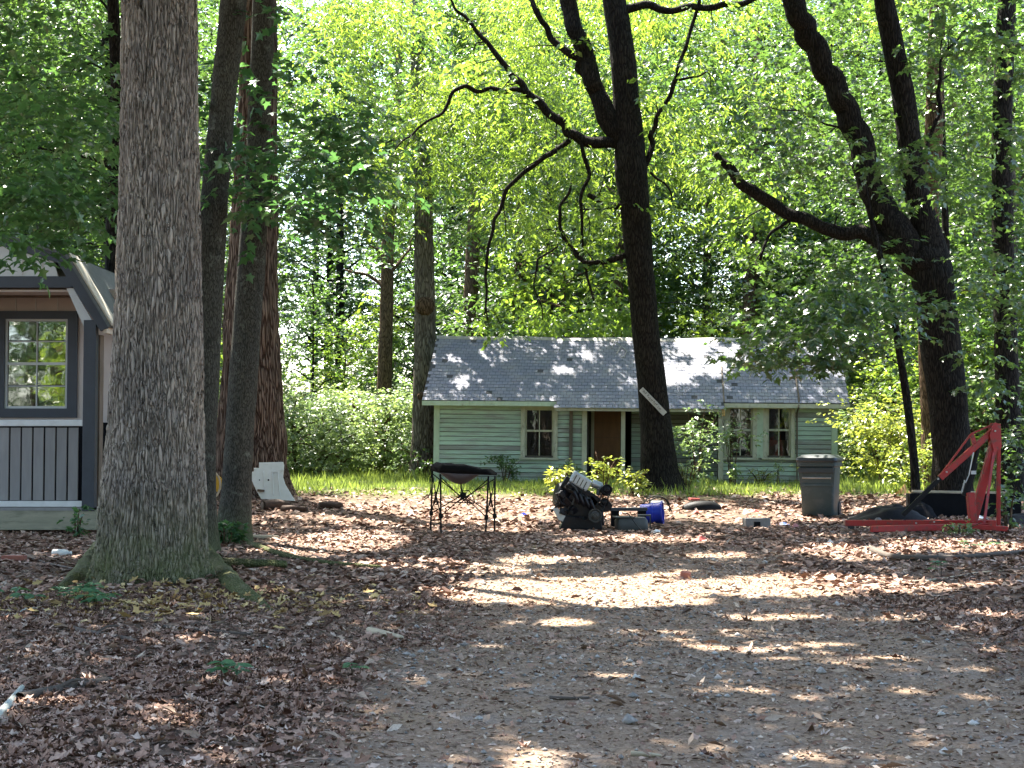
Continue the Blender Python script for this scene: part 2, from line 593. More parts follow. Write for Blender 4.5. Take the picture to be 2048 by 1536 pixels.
def stem(pts, rad, segs=16, step=0.12, lump=0.06, flare=0.0, lobes=5, seed=0.0, fh=0.3, fine=0.0, ff=9.0):
    P, R = catmull(pts, rad, step)
    n = len(P)
    T = norm(np.gradient(P, axis=0))
    ref = np.array([0.0, 1.0, 0.0]) if abs(T[:, 1]).max() < 0.9 else np.array([0, 0, 1.0])
    A = norm(ref - T * (T @ ref)[:, None])
    B = np.cross(T, A)
    th = np.linspace(0, 2 * np.pi, segs, endpoint=False)
    ct, st = np.cos(th), np.sin(th)
    s = np.concatenate([[0], np.cumsum(np.linalg.norm(np.diff(P, axis=0), axis=1))])
    k = 1 + lump * (vnoise(ct[None] * 1.3 + seed, st[None] * 1.3 + seed * 2, s[:, None] * 1.4) + 0.5 * vnoise(ct[None] * 3 + seed, st[None] * 3, s[:, None] * 4))
    if fine:
        k = k + fine * vnoise(ct[None] * ff + seed, st[None] * ff, s[:, None] * 1.6) + fine * 0.6 * vnoise(ct[None] * ff * 2.2, st[None] * ff * 2.2 + seed, s[:, None] * 3)
    if flare:
        h = P[:, 2:3] - P[0, 2]
        lob = 0.55 + 0.75 * np.maximum(0, np.cos(th * lobes + seed) * 0.6 + 0.4 * np.cos(th * (lobes - 2) + 2 * seed + 1))[None]
        k = k + flare * np.exp(-h / fh) * lob
    V = P[:, None] + (A[:, None] * ct[None, :, None] + B[:, None] * st[None, :, None]) * (R[:, None] * k)[..., None]
    V = V.reshape(-1, 3)
    i = np.arange(n - 1)[:, None] * segs
    j = np.arange(segs)[None]
    j2 = (j + 1) % segs
    Q = np.stack([i + j, i + j2, i + segs + j2, i + segs + j], -1).reshape(-1, 4)
    # close the two ends with a centre fan written as quads (last index doubled through a ring midpoint)
    V = np.vstack([V, P[-1:] + T[-1:] * R[-1] * 0.4])
    c = len(V) - 1
    e = (n - 1) * segs
    jj = np.arange(0, segs - segs % 2, 2)
    Q2 = np.stack([e + jj, e + jj + 1, e + (jj + 2) % segs, np.full_like(jj, c)], -1)
    return V, np.vstack([Q, Q2])

def stem_obj(name, stems, m, parent):
    Vs, Qs, b = [], [], 0
    for V, Q in stems:
        Vs.append(V)
        Qs.append(Q + b)
        b += len(V)
    me = np_mesh(name, np.vstack(Vs), np.vstack(Qs), True)
    return link(name, me, m, parent)

def pxstem(loc, lst, d, lean=None):
    """(px, py, width px[, extra depth]) -> points local to loc and radii"""
    pts, rad = [], []
    for e in lst:
        dd = d + (e[3] if len(e) > 3 else 0)
        pts.append(PX(e[0], e[1], dd) - loc)
        rad.append(e[2] / 2 / F * dd)
    return pts, rad

# ------------------------------------------------------------------ ground
def axis_coords(lo, hi, fine_lo, fine_hi, step, far):
    a = list(np.arange(fine_lo, fine_hi + 1e-6, step))
    s = step
    x = fine_hi
    while x < hi:
        s *= 1.25
        x += s
        a.append(min(x, far))
    s = step
    x = fine_lo
    b = []
    while x > lo:
        s *= 1.25
        x -= s
        b.append(x)
    return np.array(b[::-1] + a)

def path_mask(x, y):
    x = np.asarray(x, float)
    y = np.asarray(y, float)
    w = 0.45 * fbm(x * 0.7, y * 0.35, 2.0, 3)
    e1 = sstep(-1.15, -0.35, x + w * 0.8 - 0.02 * (y - 8))
    e2 = 1 - sstep(2.5, 3.5, x + w)
    far = 1 - sstep(16.0, 21.0, y + 2.5 * w)
    return e1 * e2 * (0.12 + 0.88 * far)

gx = axis_coords(-500, 500, -14, 14, 0.2, 500)
gy = axis_coords(-60, 700, 4, 46, 0.2, 700)
XX, YY = np.meshgrid(gx, gy)
ZZ = gz(XX, YY)
ny, nx = XX.shape
V = np.stack([XX, YY, ZZ], -1).reshape(-1, 3)
i = (np.arange(ny - 1)[:, None] * nx + np.arange(nx - 1)[None]).reshape(-1)
Q = np.stack([i, i + 1, i + nx + 1, i + nx], -1)
gme = np_mesh('ground', V, Q, True)
att = gme.attributes.new('path', 'FLOAT', 'POINT')
att.data.foreach_set('value', path_mask(V[:, 0], V[:, 1]).astype(np.float32))
gr = gme.attributes.new('turf', 'FLOAT', 'POINT')
gr.data.foreach_set('value', sstep(29.5, 32, V[:, 1] + 0.6 * vnoise(V[:, 0], V[:, 1])).astype(np.float32))

def ground_mat():
    m, nt, b, out = nodes('ground')
    vec = coords(nt)
    a = nt.nodes.new('ShaderNodeAttribute')
    a.attribute_name = 'path'
    t = nt.nodes.new('ShaderNodeAttribute')
    t.attribute_name = 'turf'
    soil = ramp(nt, noise(nt, vec, 9, 8, 0.7), [(0.3, (0.06, 0.038, 0.027)), (0.55, (0.14, 0.095, 0.068)), (0.75, (0.24, 0.17, 0.125))])
    f1 = noise(nt, vec, 38, 8, 0.75)
    f2 = noise(nt, vec, 2.2, 5, 0.6)
    dirt = ramp(nt, f1, [(0.25, (0.15, 0.095, 0.06)), (0.5, (0.29, 0.20, 0.135)), (0.75, (0.46, 0.345, 0.25))])
    grey = ramp(nt, f1, [(0.25, (0.16, 0.12, 0.092)), (0.5, (0.30, 0.24, 0.195)), (0.75, (0.46, 0.395, 0.33))])
    dirt = mixc(nt, ramp(nt, f2, [(0.5, (0, 0, 0)), (0.66, (0.7, 0.7, 0.7))]), dirt, grey)
    tan = noise(nt, vec, 1.3, 6, 0.7)
    dirt = mixc(nt, ramp(nt, tan, [(0.55, (0, 0, 0)), (0.72, (0.7, 0.7, 0.7))]), dirt, (0.40, 0.285, 0.17))
    col = mixc(nt, a.outputs['Fac'], soil, dirt)
    turf = ramp(nt, noise(nt, vec, 6, 6, 0.7), [(0.3, (0.04, 0.055, 0.02)), (0.7, (0.10, 0.11, 0.04))])
    col = mixc(nt, t.outputs['Fac'], col, turf)
    nt.links.new(col, b.inputs['Base Color'])
    b.inputs['Roughness'].default_value = 0.95
    b.inputs['Specular IOR Level'].default_value = 0.15
    bumpto(nt, b, f1, 0.8, 0.03)
    return m

M['ground'] = ground_mat()
tag(link('ground', gme, M['ground']), 'leaf-strewn dirt yard with a worn gravel track', None, None, 'structure')

# ------------------------------------------------------------------ leaf litter, chips, gravel (nobody could count them)
def litter_mat(name, stops, rough=0.75):
    m, nt, b, out = nodes(name)
    geo = nt.nodes.new('ShaderNodeNewGeometry')
    col = ramp(nt, geo.outputs['Random Per Island'], stops)
    n = noise(nt, coords(nt), 60, 4)
    col = mixc(nt, 1.0, col, ramp(nt, n, [(0.3, (0.72, 0.72, 0.72)), (0.7, (1.15, 1.15, 1.15))]), 'MULTIPLY')
    nt.links.new(col, b.inputs['Base Color'])
    b.inputs['Roughness'].default_value = rough
    b.inputs['Specular IOR Level'].default_value = 0.3
    return m

M['litter'] = litter_mat('litter', [(0.0, (0.085, 0.04, 0.026)), (0.3, (0.20, 0.108, 0.072)), (0.65, (0.31, 0.188, 0.132)), (0.9, (0.42, 0.29, 0.22)), (1.0, (0.54, 0.42, 0.34))])
M['litter_yellow'] = litter_mat('litter_yellow', [(0.0, (0.22, 0.13, 0.05)), (0.5, (0.42, 0.29, 0.11)), (1.0, (0.58, 0.45, 0.21))])
M['chips'] = litter_mat('chips', [(0.0, (0.12, 0.075, 0.05)), (0.4, (0.25, 0.168, 0.115)), (0.8, (0.36, 0.262, 0.188)), (1.0, (0.50, 0.41, 0.32))])
M['gravel'] = litter_mat('gravel', [(0.0, (0.14, 0.125, 0.11)), (0.6, (0.28, 0.26, 0.235)), (1.0, (0.48, 0.45, 0.41))])

def on_view(r, n, y0, y1, marg=0.6, p=1.0):
    """random ground points in the wedge of yard between two distances"""
    y = (y0 ** 2 + (y1 ** 2 - y0 ** 2) * r.random(n)) ** 0.5
    half = y * 0.345 + marg
    x = (r.random(n) * 2 - 1) * half
    return x, y

HOUSE_BOX = (-2.6, 9.2, 38.4, 44.5)

def litter(name, n, y0, y1, size, shape, m, dens, label, lift=0.012, tilt=0.55, marg=0.6, curl=1.0):
    x, y = on_view(rng, n, y0, y1, marg)
    keep = rng.random(n) < dens(x, y)
    x, y = x[keep], y[keep]
    k = len(x)
    C = np.stack([x, y, gz(x, y) + lift * rng.random(k) * 2], -1)
    a = rng.random(k) * 2 * np.pi
    U = np.stack([np.cos(a), np.sin(a), rng.normal(0, 0.22, k)], -1)
    N = np.array([0, 0, 1.0]) + rng.normal(0, tilt, (k, 3)) * np.array([1, 1, 0])
    S = size * np.exp(np.clip(rng.normal(0, 0.38, k), -1.0, 0.5))
    cu = rng.normal(0.4, 1.0, k) * curl
    o = leaf_mesh(name, C, U, N, S, shape, m, None, cu)
    return tag(o, label, None, None, 'stuff')

def d_leaf(x, y):
    d = (1 - 0.97 * path_mask(x, y)) * (0.3 + 0.7 * sstep(-0.5, 0.4, fbm(x * 0.9, y * 0.9, 4.0, 3)))
    return d * (1 - 0.85 * sstep(29.5, 33, y)) 

litter('leaf_litter', 84000, 5.4, 12.5, 0.048, 'dry', M['litter'], d_leaf, 'brown curled oak leaves carpeting the near yard')
litter('leaf_litter', 70000, 12.5, 23, 0.068, 'oval', M['litter'], d_leaf, 'brown dry leaves covering the middle of the yard')
litter('leaf_litter', 34000, 23, 34, 0.10, 'diamond', M['litter'], d_leaf, 'brown dry leaves covering the yard up to the grass')
litter('track_leaves', 20000, 5.4, 20, 0.034, 'oval', M['litter'], lambda x, y: path_mask(x, y) * (0.25 + 0.75 * sstep(-0.3, 0.5, fbm(x * 1.1, y * 0.8, 3.0, 3))), 'small broken brown leaves trodden into the track', lift=0.006, tilt=0.45)
litter('yellow_leaf_litter', 12000, 9.0, 14.0, 0.07, 'dry', M['litter_yellow'],
       lambda x, y: np.exp(-(((x + 2.6) / 1.3) ** 2 + ((y - 11.9) / 0.8) ** 2)) * 0.85, 'yellowed leaves lying at the foot of the big oak', lift=0.03)
litter('leaf_crumbs', 170000, 5.4, 22, 0.023, 'diamond', M['chips'], lambda x, y: 0.25 + 0.75 * path_mask(x, y), 'crumbled leaf bits and bark chips on the gravel track', lift=0.004, tilt=0.5)
litter('dry_straw', 6500, 5.4, 24, 0.08, 'narrow', M['chips'], lambda x, y: 0.8 + 0 * x, 'pale straw and thin twigs strewn over the yard', lift=0.015, tilt=0.7)

def gravel():
    n = 15000
    x, y = on_view(rng, n, 5.4, 17)
    keep = rng.random(n) < path_mask(x, y) * (0.35 + 0.65 * sstep(0, 0.4, vnoise(x * 1.1, y * 0.7, 1.0)))
    x, y = x[keep], y[keep]
    k = len(x)
    t = np.array([(1, 0, 0), (0, 1, 0), (-1, 0, 0), (0, -1, 0), (0, 0, 0.7), (0, 0, -0.6)], float)
    f = np.array([(0, 1, 4), (1, 2, 4), (2, 3, 4), (3, 0, 4), (1, 0, 5), (2, 1, 5), (3, 2, 5), (0, 3, 5)])
    s = 0.009 * np.exp(rng.normal(0, 0.45, k))
    a = rng.random(k) * 6.28
    T = t[None] * (1 + rng.uniform(-0.35, 0.35, (k, 6, 3)))
    X = T[..., 0] * np.cos(a)[:, None] - T[..., 1] * np.sin(a)[:, None]
    Y = T[..., 0] * np.sin(a)[:, None] + T[..., 1] * np.cos(a)[:, None]
    Vv = np.stack([x[:, None] + s[:, None] * X, y[:, None] + s[:, None] * Y, gz(x, y)[:, None] + s[:, None] * (T[..., 2] + 0.3)], -1)
    me = np_mesh('gravel', Vv.reshape(-1, 3), (f[None] + (np.arange(k) * 6)[:, None, None]).reshape(-1, 3))
    tag(link('gravel', me, M['gravel']), 'small grey stones in the worn track', None, None, 'stuff')
gravel()

def grass_field():
    n = 90000
    y = rng.uniform(29.6, 50, n)
    x = rng.uniform(-13, 14, n)
    d = sstep(29.6, 31.6, y + 1.1 * fbm(x * 0.5, y * 0.5, 6.0, 3))
    d = d * (0.35 + 0.65 * sstep(-0.5, 0.3, fbm(x * 0.6, y * 0.6, 1.0, 3)))
    inside = (x > HOUSE_BOX[0] + 0.6) & (x < HOUSE_BOX[1] - 0.8) & (y > HOUSE_BOX[2] + 0.9) & (y < HOUSE_BOX[3])
    keep = (rng.random(n) < d) & ~inside & ((x > -9.5) | (y > 33))
    x, y = x[keep], y[keep]
    k = len(x)
    C = np.stack([x, y, gz(x, y) - 0.01], -1)
    U = np.stack([rng.normal(0, 0.35, k), rng.normal(0, 0.35, k), np.ones(k)], -1)
    N = np.stack([rng.normal(0, 1, k), rng.normal(0, 1, k), np.zeros(k)], -1)
    hgt = (0.10 + 0.10 * sstep(-0.3, 0.6, fbm(x * 0.45, y * 0.45, 8.0, 3)) + 0.10 * sstep(37, 44, y)) * np.exp(rng.normal(0, 0.3, k))
    o = leaf_mesh('grass', C, U, N, hgt, 'blade', M['grass'])
    tag(o, 'green grass growing in front of and beside the house', None, None, 'stuff')
grass_field()

# ------------------------------------------------------------------ sun patches: where the canopy stays open
SXY = np.array([SUN.x / SUN.z, SUN.y / SUN.z])

def patch(px, py, wx, wy):
    c = GP(px, py)
    a, b = GP(px, py - wy), GP(px, py + wy)
    return (c.x, c.y, wx / F * c.y, max(0.15, (a.y - b.y) / 2))

PATCHES = [patch(*p) for p in [
    (1180, 1182, 340, 30), (960, 1140, 110, 12), (690, 1085, 140, 26), (820, 1130, 120, 15), (1660, 1172, 290, 20), (1100, 1120, 120, 9), (1560, 1235, 110, 8),
    (1500, 1300, 120, 9), (1640, 1290, 90, 7), (1760, 1320, 90, 8), (1280, 1080, 150, 8), (1690, 1105, 120, 16), (1900, 1092, 140, 14),
    (740, 1272, 50, 11), (1640, 1510, 100, 8), (1820, 1385, 70, 9), (1780, 1240, 90, 6), (1060, 1250, 80, 6), (1230, 1360, 60, 7),
    (1440, 1110, 80, 6), (1980, 1230, 60, 7), (1950, 1170, 80, 8), (1480, 1040, 90, 9), (1400, 1020, 60, 9), (1130, 1020, 200, 9), (800, 1015, 150, 9),
    (1020, 1060, 60, 6), (260, 1080, 40, 5), (1980, 1300, 50, 6), (1500, 1440, 60, 6), (1180, 1400, 50, 5), (1330, 1150, 60, 6)]]

for (px_, py_, wx_, wy_) in [(1400, 722, 50, 11), (1360, 778, 60, 13), (1440, 770, 40, 12), (1140, 760, 24, 6), (1180, 728, 14, 6), (1480, 745, 34, 10), (965, 745, 12, 10), (1560, 705, 40, 7), (930, 770, 15, 6), (1650, 740, 25, 30)]:
    q_ = PX(px_, py_, 39 + (800 - py_) / 130 * 2.6)
    PATCHES.append((q_.x - q_.z * SXY[0], q_.y - q_.z * SXY[1], wx_ / F * 40, wy_ / F * 40 * 2.2))
for (px_, py_, d_, rx_, ry_) in [(1760, 850, 34, 1.2, 1.6), (1760, 920, 34, 1.1, 1.2), (1820, 930, 31.5, 0.7, 0.8), (1395, 870, 36.4, 0.6, 0.9), (1205, 930, 31, 0.6, 0.8), (1120, 950, 30, 0.5, 0.6), (650, 900, 46, 1.6, 2.0)]:
    q_ = PX(px_, py_, d_)
    PATCHES.append((q_.x - q_.z * SXY[0], q_.y - q_.z * SXY[1], rx_, ry_))
PATCHES += [patch(*p) for p in [(700, 985, 170, 14), (840, 975, 90, 10), (1520, 985, 90, 12), (980, 990, 80, 8), (620, 960, 60, 10)]]

def lit(C):
    """True for leaves whose shadow would fall in one of the open patches"""
    gx_ = C[:, 0] - C[:, 2] * SXY[0]
    gy_ = C[:, 1] - C[:, 2] * SXY[1]
    w = 0.5 * vnoise(gx_ * 2.2, gy_ * 2.2, 0.5)
    r = np.zeros(len(C), bool)
    for cx_, cy_, rx, ry in PATCHES:
        r |= ((gx_ - cx_) / rx) ** 2 + ((gy_ - cy_) / ry) ** 2 < 1.15 + 1.2 * w
    return r

# ------------------------------------------------------------------ yard trees
HERO = {}
TWIG_ENDS = []
def hero_tree(key, name, label, d, base_px, trunk, limbs=(), bark='bark_dark', flare=0.0, segs=24, step=0.12, top=12.0, lump=0.05, topr=0.6, group=None, fine=0.0, ff=9.0, lean=0.0):
    bx = PX(base_px, 900, d).x
    loc = Vector((bx, d, g(bx, d) - 0.03))
    root = thing(name, label, 'tree', loc, 0, group)
    pts, rad = pxstem(loc, trunk, d)
    # ground first, then the stem as seen, then up into the crown above the picture
    if pts[0].z > 0.02:
        pts.insert(0, Vector((pts[0].x * 0.3, pts[0].y, -0.05)))
        rad.insert(0, rad[0] * 1.04)
    d0 = (pts[-1] - pts[-2]).normalized()
    if pts[-1].z < top:
        h = top - pts[-1].z
        pts.append(pts[-1] + d0 * h * 0.5 + Vector((0, 0, 0)))
        rad.append(rad[-1] * 0.8)
        pts.append(pts[-1] + Vector((d0.x * 0.5, d0.y, 1)).normalized() * h * 0.5)
        rad.append(rad[-1] * topr)
    stem_obj('trunk', [stem(pts, rad, segs, step, lump, flare, 5, seed=len(HERO) * 1.7, fine=fine, ff=ff)], M[bark], root)
    for lb in limbs:
        p, r = pxstem(loc, lb, d)
        P_, R_ = catmull(p, r, 0.28)
        rr = np.random.default_rng(int(lb[0][0] * 7 + lb[-1][1] + 999))
        P_[1:-1] += rr.normal(0, 0.028, P_[1:-1].shape)
        ss = [stem(P_, R_, 10, 0.09, 0.16, seed=lb[0][0] * 0.01)]
        for i_ in range(2, len(P_) - 1):
            if R_[i_] < 0.17 and rr.random() < 0.55:
                t_ = norm(P_[i_ + 1] - P_[i_ - 1])
                dv = norm(t_ * 0.5 + rr.normal(0, 0.8, 3) + np.array([0, 0, -0.1]))
                L_ = rr.uniform(0.35, 1.1)
                m1 = P_[i_] + dv * L_ * 0.5 + rr.normal(0, 0.07, 3)
                e_ = P_[i_] + dv * L_ + rr.normal(0, 0.1, 3) + np.array([0, 0, -0.12])
                r_ = min(0.016, R_[i_] * 0.5)
                ss.append(stem([P_[i_], m1, e_], [r_, r_ * 0.7, 0.003], 5, 0.1, 0.1))
                TWIG_ENDS.append((key, list(np.array(list(loc)) + e_)))
                f_ = m1 + norm(dv + rr.normal(0, 0.8, 3)) * L_ * 0.4
                ss.append(stem([m1, (m1 + f_) / 2 + rr.normal(0, 0.03, 3), f_], [r_ * 0.6, r_ * 0.4, 0.003], 4, 0.1, 0.1))
        TWIG_ENDS.append((key, list(np.array(list(loc)) + P_[-1])))
        stem_obj('branch', ss, M[bark], root)
    HERO[key] = dict(root=root, loc=loc, pts=pts, leaves=[], bark=bark)
    return root

# the big oak: bark relief on a dense stem down to the root flare
def big_oak():
    d = 13.3
    bx = PX(302, 900, d).x
    loc = Vector((bx, d, g(bx, d) - 0.06))
    root = thing('oak_tree', 'massive oak with deeply ridged grey bark beside the shed', 'tree', loc)
    pts, rad = pxstem(loc, [(303, 1190, 234), (303, 1130, 220), (305, 1060, 209), (307, 980, 206), (311, 880, 190), (314, 760, 180), (318, 600, 168), (319, 420, 157), (319, 200, 150), (319, 0, 147), (321, -160, 144)], d)
    V1, Q1 = stem(pts, rad, 340, 0.0125, 0.022, 0.24, 6, seed=2.2, fh=0.14)
    o1 = stem_obj('trunk', [(V1, Q1)], M['bark_oak'], root)
    p2 = [pts[-1] - Vector((0, 0, 0.1)), pts[-1] + Vector((0.05, 0, 2.2)), pts[-1] + Vector((-0.1, 0.2, 4.6)), pts[-1] + Vector((0.1, 0.4, 7.5))]
    stem_obj('upper_trunk', [stem(p2, [rad[-1] * 1.0, rad[-1] * 0.92, rad[-1] * 0.7, 0.08], 32, 0.2, 0.05)], M['bark_grey'], root)
    # surface roots
    for pp, ww in (([(400, 1120), (432, 1150), (470, 1182), (512, 1208), (550, 1226)], [0.15, 0.115, 0.085, 0.055, 0.02]),
                   ([(200, 1120), (170, 1150), (140, 1172), (110, 1185)], [0.14, 0.1, 0.06, 0.02])):
        q = []
        for k, (a, b_) in enumerate(pp):
            gp = GP(a, max(b_, 1120) if k == 0 else b_)
            q.append(Vector((gp.x, gp.y, gp.z + (0.06, 0.05, 0.035, 0.01, -0.01)[k])) - loc)
        q.insert(0, Vector((q[0].x * 0.5, q[0].y * 0.5, 0.26)))
        ww = [ww[0] * 1.2] + ww
        stem_obj('root', [stem(q, ww, 24, 0.04, 0.12, seed=pp[0][0], fine=0.05)], M['bark_oak2'], root)
    limbs = []
    for k in range(7):
        a = k * 2.4 + 0.6
        z0 = pts[-1].z + 0.6 + k * 0.75
        s0 = Vector((0, 0.02 * k, z0))
        e = s0 + Vector((math.cos(a) * 4.2, math.sin(a) * 4.2, 2.6))
        mid = (s0 + e) / 2 + Vector((0, 0, 0.4))
        stem_obj('branch', [stem([s0, mid, e], [0.13, 0.08, 0.03], 8, 0.3, 0.1, seed=k)], M['bark_grey'], root)
    HERO['oak'] = dict(root=root, loc=loc, pts=pts, leaves=[], bark='bark_grey')

M['bark_oak2'] = barkmat('bark_oak_root', (0.05, 0.042, 0.03), (0.14, 0.125, 0.09), (0.26, 0.235, 0.18), 25, 0.6, 0.02, moss=0.9, moss_h=0.5)
big_oak()

hero_tree('slimA', 'slender_tree', 'slender grey leaning tree close behind the massive oak', 17.5, 404,
          [(404, 1090, 60), (406, 900, 52), (418, 620, 52), (428, 420, 56), (444, 220, 50), (466, 20, 54), (482, -150, 50)], bark='bark_smooth', flare=0.3, segs=28, step=0.08)
hero_tree('slimB', 'slender_tree', 'dark slender tree standing in front of the shaggy red trunk', 19.5, 468,
          [(468, 1085, 66), (472, 1000, 58), (480, 850, 58), (494, 650, 56), (506, 480, 54), (516, 300, 48), (524, 100, 46), (530, -80, 42)], bark='bark_smooth', flare=0.5, segs=28, step=0.08)
hero_tree('shag', 'shaggy_tree', 'huge tree with shaggy red-brown peeling bark and white panel against it', 30.0, 503,
          [(503, 1010, 176), (503, 960, 152), (502, 900, 140), (503, 750, 116), (504, 600, 104), (509, 420, 92), (514, 250, 80), (517, 60, 72), (518, -120, 66)], bark='bark_shaggy', flare=0.25, segs=72, step=0.06, top=14, fine=0.05, ff=7.0)
hero_tree('left', 'slender_tree', 'straight black-trunked tree rising behind the shed roof', 25.5, 226,
          [(226, 1000, 30), (226, 650, 29), (224, 480, 28), (231, 300, 24), (232, 150, 24), (226, 0, 23), (224, -120, 22)],
          [[(226, 345, 9, 0), (190, 320, 7, -0.4), (110, 300, 5, -1.0), (20, 285, 3, -1.6)], [(230, 60, 9, 0), (200, 90, 6, -0.5), (150, 150, 4, -1)]], segs=16)
CO = [[(1252, 290, 46), (1222, 245, 42), (1192, 185, 38), (1165, 100, 36), (1140, 20, 33), (1120, -90, 28)],
      [(1172, 150, 18), (1140, 110, 15), (1105, 75, 14), (1065, 0, 11), (1050, -40, 9)],
      [(1240, 287, 24), (1190, 282, 22), (1150, 272, 20), (1110, 240, 18), (1060, 185, 16), (1010, 130, 12), (960, 70, 9), (915, 20, 6), (880, -20, 4)],
      [(1060, 187, 11), (1010, 178, 10), (960, 178, 9), (920, 175, 8), (880, 225, 6), (840, 255, 5), (790, 300, 3)],
      [(1140, 280, 12), (1090, 315, 10), (1030, 360, 9), (995, 420, 8), (978, 490, 7), (970, 560, 6), (976, 640, 3)],
      [(1160, 280, 9), (1174, 335, 8), (1163, 420, 7), (1166, 492, 5)],
      [(1262, 408, 17), (1220, 404, 13), (1176, 390, 10)],
      [(1262, 508, 15), (1215, 522, 10), (1168, 520, 8), (1130, 480, 7), (1120, 430, 7), (1142, 366, 5)],
      [(1132, 484, 6), (1165, 530, 6), (1178, 575, 5), (1192, 612, 3)],
      [(1116, 492, 4), (1080, 520, 4), (1070, 570, 3), (1085, 640, 2)],
      [(1290, 330, 15), (1302, 285, 11), (1312, 235, 10), (1348, 170, 9), (1372, 90, 8), (1392, 25, 7), (1405, -40, 5)],
      [(1358, 160, 5), (1400, 150, 4), (1415, 145, 3), (1422, 175, 2)],
      [(1300, 345, 6), (1330, 365, 4), (1345, 400, 3)],
      [(1240, 20, 20), (1300, 14, 15), (1400, 16, 14), (1470, 10, 13), (1520, -8, 10)]]
hero_tree('centre', 'oak_tree', 'dark forked tree with a narrow sign nailed across it before the green house', 33.0, 1322,
          [(1322, 988, 92), (1320, 950, 76), (1312, 860, 64), (1304, 770, 58), (1293, 680, 55), (1285, 590, 54), (1277, 500, 56), (1270, 420, 59), (1262, 340, 66), (1258, 270, 58), (1251, 180, 52), (1243, 90, 50), (1228, 0, 47), (1214, -90, 44)], CO, flare=0.25, segs=32, step=0.1, top=13)
FK = [[(1862, 540, 78), (1815, 500, 68), (1775, 435, 60), (1748, 375, 54), (1722, 300, 49), (1692, 220, 46), (1652, 140, 45), (1614, 70, 46), (1588, 10, 44), (1560, -90, 40)],
      [(1790, 490, 40), (1740, 472, 34), (1690, 465, 30), (1625, 450, 26), (1565, 418, 26), (1505, 382, 24), (1455, 335, 20), (1432, 306, 12)],
      [(1590, 432, 8), (1545, 470, 7), (1520, 520, 6)],
      [(1700, 250, 7), (1670, 255, 5), (1610, 225, 3), (1540, 215, 2)],
      [(1838, 330, 10), (1880, 220, 8), (1885, 120, 6), (1930, 60, 4)]]
hero_tree('fork', 'forked_tree', 'black forked trunk with a broken limb behind the red hoist', 28.0, 1905,
          [(1905, 985, 82), (1902, 900, 74), (1895, 800, 76), (1882, 700, 80), (1872, 620, 82), (1864, 540, 80), (1852, 460, 58), (1834, 390, 50), (1820, 290, 48), (1806, 190, 45), (1786, 90, 43), (1768, 0, 40), (1756, -90, 36)], FK, flare=0.2, segs=32, step=0.1, top=12)
hero_tree('brown', 'brown_tree', 'plain brown trunk half hidden behind the black forked tree', 32.5, 1866,
          [(1868, 985, 46), (1864, 850, 44), (1858, 700, 42), (1856, 500, 40), (1866, 300, 36), (1872, 100, 34)], bark='bark_brown', segs=20, top=15)
hero_tree('rightmost', 'dark_tree', 'straight dark trunk wound with creeper beyond the red hoist', 30.0, 2022,
          [(2022, 1000, 62), (2018, 900, 50), (2012, 700, 46), (2006, 500, 42), (2004, 300, 40), (2008, 130, 38), (2014, 0, 36)],
          [[(2006, 140, 16), (2030, 105, 13), (2055, 90, 11)]], bark='bark_dark', flare=0.2, segs=20, top=14)
hero_tree('sapling', 'sapling', 'thin crooked sapling with a leafy drooping top beside the azalea', 26.5, 1832,
          [(1832, 985, 19), (1826, 900, 17), (1814, 800, 17), (1798, 700, 15), (1780, 590, 14), (1752, 480, 12), (1735, 400, 9), (1722, 330, 7)], [], segs=12, top=2)
hero_tree('thin', 'slender_tree', 'very thin straight dark stem growing behind the forked tree', 34.0, 1905,
          [(1905, 960, 16), (1900, 700, 15), (1892, 480, 14), (1886, 300, 13), (1880, 100, 11), (1872, -50, 9)], bark='bark_dark', segs=10, top=13)
hero_tree('houseside', 'knotted_tree', 'straight grey-brown trunk with knots at the corner of the house', 43.0, 846,
          [(846, 955, 62), (847, 900, 50), (849, 760, 44), (850, 640, 42), (848, 520, 40), (846, 380, 36), (838, 220, 32), (834, 80, 28)], bark='bark_grey', flare=0.2, segs=24, top=16)
for (a, b_, w) in ((850, 612, 20), (843, 792, 9)):
    kn = MB()
    p = PX(a, b_, 42.72) - HERO['houseside']['loc']
    kn.lathe([(w / F * 43 * 0.9, 0.12), (w / F * 43, 0.0), (w / F * 43 * 0.8, -0.08), (w / F * 43 * 0.35, -0.1)], p, (0, 1, 0), 10)
    kn.build('knot', M['bark_brown'], HERO['houseside']['root'], True)
hero_tree('far1', 'slender_tree', 'slim dark tree in the clearing between shaggy tree and house', 52.0, 768,
          [(768, 860, 30), (770, 720, 29), (774, 600, 27), (776, 480, 25), (786, 380, 22), (792, 250, 18)],
          [[(772, 590, 9), (745, 555, 7), (690, 540, 4)], [(774, 540, 7), (755, 500, 5), (742, 490, 3)], [(782, 545, 7), (810, 510, 5), (830, 470, 3)]], bark='bark_brown', segs=14, top=17)
hero_tree('far2', 'slender_tree', 'grey trunk rising behind the house roof near its ridge end', 56.0, 942,
          [(942, 860, 34), (942, 640, 32), (944, 540, 30), (950, 400, 26)], bark='bark_brown', segs=14, top=18)
hero_tree('far3', 'slender_tree', 'reddish trunk rising behind the middle of the house roof', 60.0, 1098,
          [(1098, 860, 28), (1098, 640, 26), (1096, 500, 23)], bark='bark_shaggy', segs=14, top=18)
hero_tree('far4', 'forked_tree', 'forked brown trunk in the woods beyond the house roof', 54.0, 1500,
          [(1500, 860, 30), (1500, 600, 26), (1503, 480, 24), (1508, 400, 20), (1510, 300, 16)],
          [[(1500, 560, 16), (1530, 490, 14), (1556, 430, 11), (1570, 380, 8)]], bark='bark_brown', segs=14, top=17)

